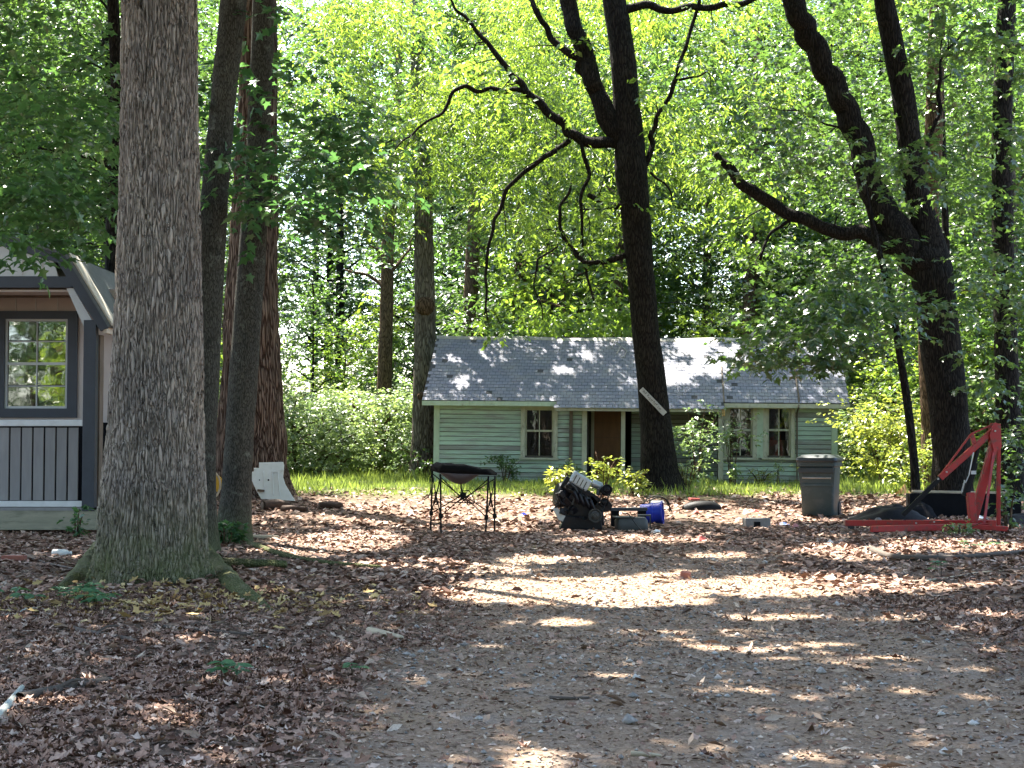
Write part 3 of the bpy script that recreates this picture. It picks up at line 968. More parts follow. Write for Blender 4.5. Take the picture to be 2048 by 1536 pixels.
# ------------------------------------------------------------------ yard trees outside the picture whose crowns shade it
def plain_tree(key, name, label, x, y, h, r0, bark, group=None):
    loc = Vector((x, y, g(x, y) - 0.03))
    root = thing(name, label, 'tree', loc, 0, group)
    pts = [Vector((0, 0, -0.05)), Vector((0.05, 0.02, 1.2)), Vector((0.12, 0.1, h * 0.45)), Vector((0.0, 0.3, h))]
    stem_obj('trunk', [stem(pts, [r0 * 1.15, r0, r0 * 0.75, r0 * 0.2], 24, 0.15, 0.06, 0.4, 5, seed=x)], M[bark], root)
    for k in range(6):
        a = k * 2.4 + x
        s0 = Vector((0.08, 0.1, h * (0.42 + 0.08 * k)))
        e = s0 + Vector((math.cos(a) * 3.6, math.sin(a) * 3.6, 2.0))
        stem_obj('branch', [stem([s0, (s0 + e) / 2 + Vector((0, 0, 0.4)), e], [0.11, 0.07, 0.03], 8, 0.3, 0.1, seed=k)], M[bark], root)
    HERO[key] = dict(root=root, loc=loc, pts=pts, leaves=[], bark=bark)

plain_tree('edge1', 'oak_tree', 'tall oak at the edge of the track beyond the red hoist', 7.6, 15.5, 13, 0.3, 'bark_grey')
plain_tree('edge2', 'oak_tree', 'thick oak beside the near end of the track', 6.4, 6.5, 12, 0.33, 'bark_grey')
plain_tree('edge3', 'oak_tree', 'tall oak in front of the shed porch', -8.6, 13.5, 13, 0.3, 'bark_grey')
plain_tree('edge4', 'oak_tree', 'stout oak near the fallen white stick', -5.4, 4.8, 12, 0.34, 'bark_grey')

def add_leaves(key, arr, shape, m):
    HERO[key]['leaves'].append((arr, shape, m))

def px_centres(r, n, x0, x1, y0, y1, d0, d1, gap=0.0, gs=0.012, seed=0.0):
    out = []
    while len(out) < n:
        px, py, d = r.uniform(x0, x1), r.uniform(y0, y1), r.uniform(d0, d1)
        if gap and float(vnoise(px * gs + seed, py * gs, seed)) < -1 + 2 * gap + r.normal(0, 0.1):
            continue
        out.append(list(PX(px, py, d)))
    return np.array(out)

R1 = np.random.default_rng(21)
# bright hanging foliage of the forked oak before the house and its neighbours
for (x0, x1, y0, y1, d0, d1, n, rad) in [
        (640, 1240, -40, 330, 34, 43, 165, 0.75), (1000, 1560, -60, 250, 34, 43, 140, 0.75), (700, 1120, 250, 470, 34, 43, 80, 0.65),
        (1130, 1480, 230, 460, 33.8, 42, 80, 0.65), (1180, 1420, 420, 600, 34, 40, 16, 0.5), (560, 800, 0, 260, 35, 44, 60, 0.75),
        (1380, 1580, 330, 500, 34, 40, 22, 0.55), (1080, 1260, 540, 660, 42, 46, 16, 0.5), (560, 1240, -90, 60, 37, 45, 70, 0.8), (1180, 1900, -90, 80, 37, 45, 60, 0.8)]:
    c = px_centres(R1, n, x0, x1, y0, y1, d0, d1, 0.50, 0.012, x0 * 0.01)
    a = crown_from(R1, c, rad, 0.5, 14, 9, 0.15, 0.55, 0.8, 0.3, 0.35)
    add_leaves('centre', a, 'narrow' if x0 % 3 else 'diamond', 'leaf_bright')
# maples in the shade: big dark leaves in flat layers
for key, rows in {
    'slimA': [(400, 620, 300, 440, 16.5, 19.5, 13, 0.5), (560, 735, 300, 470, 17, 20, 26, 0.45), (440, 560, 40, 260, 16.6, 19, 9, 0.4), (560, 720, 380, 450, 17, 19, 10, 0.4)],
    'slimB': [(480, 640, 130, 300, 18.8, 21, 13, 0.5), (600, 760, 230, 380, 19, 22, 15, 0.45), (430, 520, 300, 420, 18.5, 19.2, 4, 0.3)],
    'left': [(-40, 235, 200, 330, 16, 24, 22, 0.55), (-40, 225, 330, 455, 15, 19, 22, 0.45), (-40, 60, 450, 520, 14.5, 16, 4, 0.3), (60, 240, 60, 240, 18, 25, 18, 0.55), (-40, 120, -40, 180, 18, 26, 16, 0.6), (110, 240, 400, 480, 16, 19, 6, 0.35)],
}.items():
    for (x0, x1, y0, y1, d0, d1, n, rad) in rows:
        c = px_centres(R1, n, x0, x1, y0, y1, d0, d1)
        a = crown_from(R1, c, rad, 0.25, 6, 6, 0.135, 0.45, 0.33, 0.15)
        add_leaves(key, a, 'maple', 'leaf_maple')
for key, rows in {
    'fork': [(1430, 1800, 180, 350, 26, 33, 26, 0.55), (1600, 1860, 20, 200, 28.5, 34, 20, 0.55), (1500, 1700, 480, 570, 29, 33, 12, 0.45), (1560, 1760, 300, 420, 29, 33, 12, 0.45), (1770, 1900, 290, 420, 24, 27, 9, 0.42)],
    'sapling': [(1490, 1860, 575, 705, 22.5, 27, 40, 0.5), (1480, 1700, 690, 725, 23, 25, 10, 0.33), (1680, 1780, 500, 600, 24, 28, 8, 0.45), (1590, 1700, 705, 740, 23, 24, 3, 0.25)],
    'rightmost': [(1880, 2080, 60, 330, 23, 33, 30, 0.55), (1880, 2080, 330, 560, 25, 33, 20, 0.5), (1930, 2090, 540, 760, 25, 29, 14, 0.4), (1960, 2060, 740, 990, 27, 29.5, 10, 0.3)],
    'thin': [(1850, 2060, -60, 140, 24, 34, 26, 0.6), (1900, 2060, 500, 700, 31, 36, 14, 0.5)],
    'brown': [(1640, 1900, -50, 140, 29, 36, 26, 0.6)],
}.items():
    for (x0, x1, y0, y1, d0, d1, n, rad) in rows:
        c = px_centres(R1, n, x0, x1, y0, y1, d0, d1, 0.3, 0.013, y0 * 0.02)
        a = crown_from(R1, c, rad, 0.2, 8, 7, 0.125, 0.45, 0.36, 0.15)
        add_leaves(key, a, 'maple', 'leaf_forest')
for key in ('centre', 'fork', 'rightmost', 'left', 'far1', 'far4'):
    e = np.array([p for k_, p in TWIG_ENDS if k_ == key])
    if len(e):
        e = e[R1.random(len(e)) < 0.6]
        if key in ('fork', 'rightmost', 'left'):
            add_leaves(key, crown_from(R1, e, 0.28, 0.4, 4, 6, 0.12, 0.35, 0.4, 0.15), 'maple', 'leaf_maple' if key == 'left' else 'leaf_forest')
        else:
            add_leaves(key, crown_from(R1, e, 0.3, 0.6, 6, 8, 0.15, 0.45, 0.8, 0.3, 0.35), 'diamond', 'leaf_bright')
# creeper on the trunk beyond the hoist
cr = np.array([list(PX(2018 + 22 * math.sin(k * 1.9), 980 - k * 17, 29.7)) for k in range(36)])
add_leaves('rightmost', crown_from(R1, cr, 0.12, 1.0, 2, 4, 0.10, 0.2, 0.5), 'oval', 'leaf_forest')

# high canopy over the yard, with the open places that let the sun through
R2 = np.random.default_rng(5)
def canopy(x0, x1, y0, y1, stepm, h0, h1, ntw, m, size, keys, thin=0.0):
    xs, ys = np.meshgrid(np.arange(x0, x1, stepm), np.arange(y0, y1, stepm))
    xs = xs.ravel() + R2.uniform(-0.4, 0.4, xs.size)
    ys = ys.ravel() + R2.uniform(-0.4, 0.4, ys.size)
    if thin:
        k = vnoise(xs * 0.5, ys * 0.5, 7.7) > -1 + 2 * thin
        xs, ys = xs[k], ys[k]
    h = R2.uniform(h0, h1, xs.size)
    c = np.stack([xs + h * SXY[0], ys + h * SXY[1], h], -1)
    tl = np.array([[HERO[k]['loc'].x, HERO[k]['loc'].y] for k in keys])
    near = np.argmin(((c[:, None, :2] - tl[None]) ** 2).sum(-1), 1)
    for i, k in enumerate(keys):
        cc = c[near == i]
        if not len(cc):
            continue
        C, U, N, S = crown_from(R2, cc, 0.8, 0.5, ntw, m, size, 0.6, 0.45)
        keep = ~lit(C)
        # stay out of the picture where the photograph looks under the canopy
        top = CAMH + 0.30 * C[:, 1]
        keep &= (C[:, 2] > top * 1.07 + 0.45) | (C[:, 1] > 30)
        add_leaves(k, (C[keep], U[keep], N[keep], S[keep]), 'diamond', 'leaf_forest')

canopy(-12, 13, 1.0, 24.5, 0.85, 9.0, 14.5, 25, 9, 0.26, ['oak', 'slimA', 'slimB', 'shag', 'left', 'fork', 'rightmost', 'edge1', 'edge2', 'edge3', 'edge4', 'centre'])
canopy(-3, 10, 35.5, 43.5, 1.0, 9.0, 14.0, 32, 9, 0.18, ['houseside', 'far1', 'far2', 'far4'], 0.09)
canopy(-11, -4, 25, 40, 1.0, 9, 14, 14, 9, 0.15, ['shag', 'houseside', 'left'], 0.3)
canopy(8, 15, 25, 40, 1.0, 9, 14, 14, 9, 0.15, ['fork', 'rightmost', 'brown'], 0.3)
# crowns of the slim trees in the clearing
for key, n in (('houseside', 40), ('far1', 20), ('far2', 34), ('far3', 34), ('far4', 40)):
    L = HERO[key]['loc']
    c = np.stack([R2.normal(0, 1.9, n) + L.x, R2.normal(0, 1.6, n) + L.y + 1.0, R2.uniform(6.0, 17, n)], -1)
    add_leaves(key, crown_from(R2, c, 0.9, 0.4, 10, 9, 0.17, 0.6, 0.5), 'diamond', 'leaf_forest')

CROWN_NAMES = {}
for key, hdict in HERO.items():
    groups = {}
    for arr, shape, mm in hdict['leaves']:
        groups.setdefault((shape, mm), []).append(arr)
    L = np.array(list(hdict['loc']))
    for (shape, mm), lst in groups.items():
        C, U, N, S = [np.concatenate([a[i] for a in lst]) for i in range(4)]
        keep = ~lit(C) | (R2.random(len(C)) < 0.12)
        C, U, N, S = C[keep], U[keep], N[keep], S[keep]
        leaf_mesh('crown', C - L, U, N, S, shape, M[mm], hdict['root'])

# ------------------------------------------------------------------ the woods: a few kinds of tree, each copied as single trees
def forest_tree(name, label, seed, H, cb, Rr, nb, ntw, m, size, bark, leafm, r0=0.16, shape='diamond', flat=0.35, group=None, lean=0.0):
    r = np.random.default_rng(seed)
    root = thing(name, label, 'tree', (0, 0, 0), 0, group)
    pts = [Vector((0, 0, -0.2)), Vector((lean * 0.1, 0, H * 0.2)), Vector((lean * 0.4, 0.1, H * 0.55)), Vector((lean, 0, H * 0.98))]
    stems = [stem(pts, [r0 * 1.1, r0, r0 * 0.7, 0.02], 12, 0.4, 0.08, 0.3, 5, seed=seed)]
    cs = []
    for k in range(nb):
        t = (k + r.random()) / nb
        z = cb + (H - cb) * t
        rr = Rr * (math.sin(math.pi * (0.16 + 0.78 * t)) ** 0.8) * r.uniform(0.65, 1.15)
        a = k * 2.4 + r.normal(0, 0.4)
        s0 = Vector((lean * t, 0, z - 0.25 * rr))
        e = Vector((math.cos(a) * rr + lean * t, math.sin(a) * rr, z + r.normal(0, 0.25)))
        if k % 2 == 0:
            stems.append(stem([s0, (s0 + e) / 2 + Vector((0, 0, 0.12 * rr)), e], [0.035 + 0.03 * (1 - t), 0.025, 0.008], 5, 0.6, 0.1, seed=k))
        for q in (0.45, 0.75, 1.0):
            if r.random() < 0.85:
                p = s0.lerp(e, q)
                cs.append([p.x + r.normal(0, 0.2), p.y + r.normal(0, 0.2), p.z + r.normal(0, 0.2)])
    stem_obj('trunk', stems, M[bark], root)
    C, U, N, S = crown_from(r, np.array(cs), 0.24 * Rr + 0.15, flat, ntw, m, size, 0.24 * Rr, 0.5)
    leaf_mesh('crown', C, U, N, S, shape, M[leafm], root)
    return root

KINDS = [
    forest_tree('woodland_tree', 'tall dark-trunked woodland tree in the forest behind the house', 1, 17, 4.2, 3.0, 50, 10, 9, 0.16, 'bark_dark', 'leaf_forest', 0.17, group='tall trees of the woods'),
    forest_tree('woodland_tree', 'lanky woodland tree with yellow-green crown in the forest', 2, 19, 4.5, 2.8, 50, 10, 9, 0.15, 'bark_brown', 'leaf_forest', 0.14, group='yellow-green trees of the woods', lean=0.8),
    forest_tree('woodland_tree', 'broad leafy woodland tree with branches low to the ground', 3, 14, 2.0, 3.2, 46, 12, 9, 0.17, 'bark_grey', 'leaf_forest', 0.15, flat=0.25, group='broad trees of the woods'),
    forest_tree('young_tree', 'young understory tree leafy down to the ground in the woods', 4, 6.5, 0.9, 1.7, 30, 6, 8, 0.14, 'bark_dark', 'leaf_forest', 0.05, flat=0.3, group='young trees under the woods'),
    forest_tree('young_tree', 'light green young tree in a sunny gap of the woods', 5, 5.2, 0.6, 1.5, 26, 6, 8, 0.14, 'bark_brown', 'leaf_bright', 0.045, flat=0.3, group='light green young trees under the woods'),
    forest_tree('shrub', 'pale green shrub growing at the edge of the woods', 6, 2.0, 0.15, 0.95, 20, 7, 7, 0.11, 'bark_brown', 'leaf_pale', 0.03, flat=0.6, group='pale shrubs at the wood edge'),
]
for k_ in KINDS[5:]:
    k_['category'] = 'shrub'
used = set()
def where(x, y):
    if y < 0:
        return 'facing the shed window across the yard'
    if y < 54 and x < -6:
        return 'in the woods behind the shed'
    if y < 54 and x > 9:
        return 'in the woods beyond the red hoist'
    if y < 54:
        return 'at the clearing beside the knotted tree'
    return 'in the woods behind the green house' if y < 70 else 'deep in the woods behind the house'
BASE = ['tall dark-trunked tree', 'lanky leaning brown-trunked tree', 'broad tree with low leafy branches', 'young tree leafy to the ground', 'light green young tree', 'pale green shrub']
R3 = np.random.default_rng(77)
def place(k, x, y, sc=1.0, rz=None):
    loc = (x, y, g(x, y) - 0.05)
    rz = R3.uniform(0, 6.28) if rz is None else rz
    if k not in used:
        used.add(k)
        o = KINDS[k]
        o.location, o.rotation_euler, o.scale = loc, (0, 0, rz), (sc, sc, sc)
    else:
        o = copy_thing(KINDS[k], loc, rz, sc)
    w = where(x, y)
    o['label'] = BASE[k] + ' ' + w
    o['group'] = 'each ' + BASE[k] + ' ' + w
    return o

taken = []
def clear_of(x, y, dmin):
    for a, b in taken:
        if (a - x) ** 2 + (b - y) ** 2 < dmin ** 2:
            return False
    taken.append((x, y))
    return True

def scatter(n, kinds, box, dmin, smin=0.85, smax=1.2, ok=lambda x, y: True):
    c = t = 0
    while c < n and t < n * 60:
        t += 1
        y = R3.uniform(box[2], box[3])
        x = R3.uniform(box[0], box[1])
        if abs(x) > 0.352 * y + 2.5 or not ok(x, y) or not clear_of(x, y, dmin):
            continue
        place(int(R3.choice(kinds)), x, y, R3.uniform(smin, smax))
        c += 1

scatter(24, [0, 1, 0, 1, 2], (-30, 30, 55, 70), 3.4, 1.2, 1.5, lambda x, y: not (-12 < x < -1.5 and y < 68))
scatter(34, [0, 1, 2, 0], (-36, 36, 72, 95), 3.4, 1.3, 1.8)
scatter(11, [0, 2, 0], (-17, -7.2, 30, 52), 2.6, 0.8, 1.0, lambda x, y: x < -0.185 * y)
scatter(10, [0, 2, 2], (10.5, 19, 36, 54), 2.6, 0.8, 1.0)
scatter(34, [3, 4, 3, 4], (-20, 20, 48, 62), 1.7, 0.7, 1.15, lambda x, y: not (-9 < x < -2 and y < 55))
scatter(22, [3, 3, 4], (-26, 26, 62, 80), 2.2, 0.9, 1.4)
scatter(9, [3, 4], (-13, -6.6, 30, 47), 1.6, 0.6, 0.95, lambda x, y: x < -0.17 * y)
scatter(8, [3, 4], (9.6, 15, 33, 46), 1.6, 0.7, 1.05)
scatter(24, [5], (-9.5, -2.7, 43, 53), 0.9, 0.7, 1.3)
scatter(10, [5], (9.4, 15, 36, 47), 1.0, 0.8, 1.4)
scatter(22, [5, 5, 4], (-18, 18, 54, 66), 1.5, 1.0, 1.7)
# woods behind the camera, seen in the shed's window
for (x, y, k) in ((-15, -14, 2), (-9, -18, 0), (-3, -16, 2), (4, -20, 1), (-20, -20, 1), (-12, -24, 2), (0, -26, 2), (9, -17, 2), (-6, -10, 3), (-16, -9, 4), (-10, -12, 4), (-13, -17, 3)):
    place(k, x, y, 1.05)

for k_ in range(46):
    y_ = -7.0 - 30 * R3.random() ** 0.8
    x_ = R3.uniform(-30, 30)
    if abs(x_ - 1.2) < 2.4 or not clear_of(x_, y_, 2.2):
        continue
    place(int(R3.choice([0, 1, 2, 2, 3])), x_, y_, R3.uniform(0.9, 1.2))

# the far woods, one mass
def far_woods():
    r = np.random.default_rng(90)
    n = 2600
    x = r.uniform(-50, 50, n)
    y = r.uniform(96, 125, n)
    z = r.uniform(0.5, 46, n) * (0.75 + 0.25 * r.random(n)) + gz(x, y)
    a = crown_from(r, np.stack([x, y, z], -1), 1.9, 0.5, 7, 8, 0.42, 1.3, 0.5)
    tag(leaf_mesh('forest', *a, 'diamond', M['leaf_forest']), 'far green woods closing the view', None, None, 'stuff')
far_woods()

# ------------------------------------------------------------------ shrubs and weeds by the house
def shrub(name, label, px, d, h, w, leafm, n=26, size=0.1, seed=0, ntw=6, m=7, shape='diamond', stems_n=6, cat='shrub', flat=0.6, group=None, lo=0.12):
    r = np.random.default_rng(seed + 300)
    x = PX(px, 900, d).x
    loc = Vector((x, d, g(x, d) - 0.02))
    root = thing(name, label, cat, loc, 0, group)
    ss, cs = [], []
    for k in range(stems_n):
        a = k * 2.4 + r.normal(0, 0.3)
        e = Vector((math.cos(a) * w * r.uniform(0.3, 0.9), math.sin(a) * w * r.uniform(0.3, 0.9), h * r.uniform(0.65, 1.0)))
        mid = e * 0.5 + Vector((0, 0, 0.15 * h))
        ss.append(stem([Vector((0.03 * math.cos(a), 0.03 * math.sin(a), -0.02)), mid, e], [0.014, 0.01, 0.004], 5, 0.2, 0.1, seed=k))
        for q in range(max(1, n // stems_n)):
            t = lo + (1 - lo) * r.random()
            p = Vector((0, 0, 0)).lerp(mid, t * 2) if t < 0.5 else mid.lerp(e, t * 2 - 1)
            cs.append([p.x + r.normal(0, w * 0.22), p.y + r.normal(0, w * 0.22), max(0.05, p.z + r.normal(0, h * 0.06))])
    stem_obj('stem', ss, M['bark_brown'], root)
    rad = 0.16 * (w + h) * 0.7
    a = crown_from(r, np.array(cs), rad, flat, ntw, m, size, rad, 0.5)
    leaf_mesh('foliage', *a, shape, M[leafm], root)
    return root

shrub('leggy_shrub', 'tall grey-green shrub growing against the porch beside the sign tree', 1392, 36.4, 2.1, 0.65, 'leaf_pale', 34, 0.10, 1, 5, 6, 'oval', 9)
shrub('leggy_shrub', 'airy shrub branch reaching across the paired house windows', 1462, 37.2, 1.9, 0.55, 'leaf_pale', 12, 0.10, 2, 4, 5, 'oval', 6, lo=0.4)
shrub('azalea', 'large sunlit yellow-green bush at the corner of the house', 1765, 34.0, 2.1, 1.15, 'leaf_yellow', 60, 0.11, 3, 7, 7, 'diamond', 10)
shrub('azalea', 'rounded bush with reddish shade beside the sapling', 1820, 31.5, 1.3, 0.7, 'leaf_yellow', 30, 0.10, 4, 6, 7, 'diamond', 8)
shrub('leggy_weed', 'spindly yellow-leaved sapling before the open doorway', 1205, 31.0, 0.95, 0.5, 'leaf_yellow', 20, 0.11, 5, 3, 5, 'oval', 8, 'weed')
shrub('leggy_weed', 'bushy yellow-green weed behind the engine', 1120, 30.0, 0.62, 0.3, 'leaf_yellow', 14, 0.11, 6, 4, 6, 'diamond', 6, 'weed')
shrub('leggy_weed', 'yellowish weed clump at the foot of the sign tree', 1270, 31.0, 0.6, 0.4, 'leaf_yellow', 14, 0.10, 7, 4, 5, 'oval', 6, 'weed')
shrub('leggy_weed', 'brushy dead-stemmed weed clump below the grey-green shrub', 1372, 33.0, 0.75, 0.45, 'leaf_pale', 16, 0.08, 8, 4, 6, 'diamond', 9, 'weed')
shrub('leggy_weed', 'single tall pale weed spike in front of the paired windows', 1556, 37.0, 0.62, 0.07, 'leaf_pale', 9, 0.08, 9, 3, 5, 'narrow', 2, 'weed', 1.0)
shrub('leggy_weed', 'pale weed spike beside the grey-green shrub', 1468, 36.0, 0.6, 0.08, 'leaf_pale', 9, 0.09, 10, 3, 5, 'oval', 2, 'weed', 1.0)
shrub('leggy_weed', 'low green weed tangle under the single window', 1010, 38.4, 0.7, 0.5, 'leaf_forest', 18, 0.10, 11, 4, 6, 'diamond', 7, 'weed')
shrub('leggy_weed', 'low green weed tangle beside the doorway', 1140, 38.0, 0.6, 0.4, 'leaf_pale', 14, 0.09, 12, 4, 6, 'diamond', 6, 'weed')
shrub('leggy_weed', 'leafy weed at the foot of the knotted tree', 845, 42.2, 0.8, 0.5, 'leaf_forest', 18, 0.10, 13, 4, 6, 'diamond', 7, 'weed')
shrub('leggy_weed', 'green weed patch under the paired windows', 1520, 37.6, 0.45, 0.5, 'leaf_yellow', 16, 0.09, 14, 4, 6, 'narrow', 7, 'weed')
shrub('leggy_weed', 'green weed patch at the far house corner', 1625, 37.0, 0.5, 0.4, 'leaf_yellow', 14, 0.09, 15, 4, 6, 'narrow', 7, 'weed')
shrub('leggy_weed', 'weed with round leaves growing by the hoist mast', 2015, 22.6, 0.8, 0.3, 'leaf_forest', 12, 0.09, 16, 3, 5, 'oval', 5, 'weed')
shrub('leggy_weed', 'low weeds growing over the hoist foot', 1915, 20.9, 0.22, 0.35, 'leaf_pale', 12, 0.06, 17, 3, 5, 'oval', 6, 'weed')
shrub('leggy_weed', 'dark ivy clump at the foot of the dark slender tree', 452, 18.9, 0.35, 0.22, 'leaf_maple', 12, 0.09, 18, 3, 5, 'maple', 5, 'weed')
shrub('leggy_weed', 'small ivy seedling climbing the corner of the shed floor', 155, 20.6, 0.5, 0.12, 'leaf_maple', 6, 0.09, 19, 3, 4, 'oval', 3, 'weed')

def seedling(label, px, py, n, spread, size, seed, h=0.12):
    r = np.random.default_rng(seed + 900)
    c0 = GP(px, py)
    root = thing('seedling', label, 'seedling', c0)
    ss, C, U, N, S = [], [], [], [], []
    for k in range(n):
        p = Vector((r.normal(0, spread), r.normal(0, spread * 0.8), h * r.uniform(0.6, 1.2)))
        b_ = Vector((0, 0, 0.0))
        ss.append(stem([b_, Vector((p.x * 0.7, p.y * 0.7, 0.015)), p], [0.004, 0.003, 0.002], 4, 0.1, 0.0))
        for q in range(4):
            a = q * 1.57 + r.normal(0, 0.3)
            C.append(list(p)); U.append([math.cos(a), math.sin(a), -0.1]); N.append([r.normal(0, 0.25), -0.25 + r.normal(0, 0.25), 1]); S.append(size * r.uniform(0.7, 1.2))
    stem_obj('stem', ss, M['bark_brown'], root)
    leaf_mesh('foliage', np.array(C), np.array(U), np.array(N), np.array(S), 'oval', M['leaf_seedling'], root)

seedling('blue-green creeper spreading at the foot of the massive oak', 105, 1210, 16, 0.22, 0.095, 1)
seedling('blue-green creeper against the front of the oak roots', 185, 1222, 9, 0.12, 0.09, 2)
seedling('small blue-green seedling among the brown leaves', 450, 1372, 6, 0.05, 0.075, 3)
seedling('tiny green seedling at the edge of the gravel track', 712, 1352, 3, 0.03, 0.05, 4, 0.06)
seedling('bright green seedling beside the long dark fallen branch', 1882, 1152, 4, 0.05, 0.07, 5)
seedling('leafy green seedling beyond the end of the fallen branch', 2010, 1105, 10, 0.3, 0.07, 6)
seedling('lone seedling growing between shed floor and oak', 170, 1195, 3, 0.04, 0.08, 7)

# ------------------------------------------------------------------ materials of built things
M['clap'] = mat('clap', (0.45, 0.57, 0.46), (0.36, 0.47, 0.37), 5, 0.75, 0, 0.3, (0.4, 1, 3), (0.33, 0.34, 0.31), 4.0, (0.46, 0.62), isl=0.13)
M['clap_worn'] = mat('clap_worn', (0.40, 0.48, 0.41), (0.30, 0.36, 0.31), 6, 0.85, 0, 0.4, (0.4, 1, 3), (0.27, 0.26, 0.235), 3.0, (0.38, 0.56), isl=0.1)
M['trim'] = mat('trim', (0.52, 0.50, 0.38), (0.40, 0.38, 0.28), 6, 0.75, 0, 0.3, (1, 1, 0.5), (0.27, 0.25, 0.19), 7, (0.55, 0.68))
M['trim_green'] = mat('trim_green', (0.50, 0.58, 0.44), (0.38, 0.45, 0.34), 6, 0.75, 0, 0.3, (1, 1, 0.5), (0.28, 0.27, 0.2), 7, (0.56, 0.7))
M['shingle_deck'] = mat('shingle_deck', (0.05, 0.05, 0.055), (0.035, 0.035, 0.04), 3, 0.9)
M['shingle'] = mat('shingle', (0.155, 0.165, 0.22), (0.12, 0.128, 0.172), 3, 0.7, 0, 0.5, (1, 1, 1), (0.22, 0.215, 0.22), 1.6, (0.45, 0.75), isl=0.09)
M['oldwood'] = mat('old_wood', (0.16, 0.12, 0.09), (0.09, 0.07, 0.05), 8, 0.85, 0, 0.3, (1, 1, 0.3))  # dark brown weathered wood, its own colour
M['door'] = mat('door', (0.26, 0.115, 0.045), (0.17, 0.07, 0.028), 5, 0.55, 0, 0.2, (1, 1, 0.25))
M['inner'] = mat('inner', (0.10, 0.085, 0.07), (0.06, 0.05, 0.04), 3, 0.9)
M['rust_orange'] = mat('rust_orange', (0.5, 0.3, 0.1), (0.36, 0.2, 0.08), 8, 0.8)
M['galv'] = mat('galv', (0.33, 0.33, 0.31), (0.24, 0.22, 0.19), 10, 0.5, 0.3)
M['card'] = mat('card', (0.36, 0.24, 0.17), (0.28, 0.17, 0.12), 6, 0.9)

def glass_mat():
    m, nt, b, out = nodes('window_glass')
    nt.nodes.remove(b)
    tr = nt.nodes.new('ShaderNodeBsdfTransparent')
    tr.inputs[0].default_value = (0.72, 0.75, 0.74, 1)
    gl = nt.nodes.new('ShaderNodeBsdfGlossy')
    gl.inputs['Roughness'].default_value = 0.02
    fr = nt.nodes.new('ShaderNodeFresnel')
    fr.inputs[0].default_value = 1.5
    mp = nd(nt, 'ShaderNodeMath', operation='MULTIPLY')
    mp.inputs[1].default_value = 2.0
    nt.links.new(fr.outputs[0], mp.inputs[0])
    mx = nt.nodes.new('ShaderNodeMixShader')
    nt.links.new(mp.outputs[0], mx.inputs[0])
    nt.links.new(tr.outputs[0], mx.inputs[1])
    nt.links.new(gl.outputs[0], mx.inputs[2])
    n = noise(nt, coords(nt), 2.5, 2)
    bp = nt.nodes.new('ShaderNodeBump')
    bp.inputs['Strength'].default_value = 0.05
    bp.inputs['Distance'].default_value = 0.02
    nt.links.new(n, bp.inputs['Height'])
    nt.links.new(bp.outputs[0], gl.inputs['Normal'])
    nt.links.new(mx.outputs[0], out.inputs[0])
    return m
M['glass'] = glass_mat()
M['glass_shed'] = M['glass'].copy()
M['glass_shed'].name = 'shed_glass'
for n_ in M['glass_shed'].node_tree.nodes:
    if n_.type == 'MATH':
        n_.inputs[1].default_value = 7.0

# ------------------------------------------------------------------ the green house
PHI, SAG = math.radians(5), math.radians(0.6)
HO = Vector(((868 - CX) / F * 39.4, 39.4, 0.20))
house = thing('green_house', 'small weathered mint-green clapboard house with grey shingle roof', 'house', HO, (0, SAG, -PHI))

HMAT = Matrix.Translation(HO) @ Euler((0, SAG, -PHI)).to_matrix().to_4x4()

def hx(px):
    u = (px - CX) / F
    return (u * HO.y - HO.x) / (math.cos(PHI) + u * math.sin(PHI))

def hz(px, py, dy=0.0):
    s = hx(px)
    return PX(px, py, HO.y - s * math.sin(PHI) + dy).z - HO.z + s * math.sin(SAG)

HL = hx(1672)
EAVE_Y, EAVE_Z, RIDGE_Y, RIDGE_Z, HD = -0.42, 2.20, 2.3, 4.05, 4.6
SL = (RIDGE_Z - EAVE_Z) / (RIDGE_Y - EAVE_Y)
ROOFLEN = math.hypot(RIDGE_Z - EAVE_Z, RIDGE_Y - EAVE_Y)
def roof_z(y):
    return EAVE_Z + SL * (y - EAVE_Y)
WT = roof_z(0) - 0.06

PX0, PX1 = hx(1172), hx(1440)          # porch opening
PD = 1.5                               # its depth
wins = [dict(x0=hx(1043), x1=hx(1112), z0=hz(1080, 915), z1=hz(1080, 815), ix0=hx(1050), ix1=hx(1104)),
        dict(x0=hx(1449), x1=hx(1510), z0=hz(1480, 915), z1=hz(1480, 812), ix0=hx(1455), ix1=hx(1506)),
        dict(x0=hx(1527), x1=hx(1586), z0=hz(1556, 915), z1=hz(1556, 812), ix0=hx(1530), ix1=hx(1582))]

wall = MB()
for a, b_ in ((0, PX0), (PX1, HL)):
    cuts = sorted([(w['x0'] + 0.05, w['x1'] - 0.05, w['z0'] + 0.05, w['z1'] - 0.05) for w in wins if a < w['x0'] < b_])
    x = a
    for (cx0, cx1, cz0, cz1) in cuts:
        wall.box(((x + cx0) / 2, 0.05, WT / 2 - 0.05), (cx0 - x, 0.09, WT + 0.1))
        wall.box(((cx0 + cx1) / 2, 0.05, (cz0 - 0.1) / 2), (cx1 - cx0, 0.09, cz0 + 0.1))
        wall.box(((cx0 + cx1) / 2, 0.05, (cz1 + WT) / 2), (cx1 - cx0, 0.09, WT - cz1))
        x = cx1
    wall.box(((x + b_) / 2, 0.05, WT / 2 - 0.05), (b_ - x, 0.09, WT + 0.1))
for xx in (0.045, HL - 0.045):       # gable ends
    poly = [(xx, 0.1, -0.1), (xx, HD, -0.1), (xx, HD, WT), (xx, RIDGE_Y, RIDGE_Z - 0.12), (xx, 0.1, WT)]
    wall.prism(poly, (-0.045, 0, 0), (0.045, 0, 0))
wall.box((HL / 2, HD - 0.05, WT / 2), (HL - 0.2, 0.1, WT))
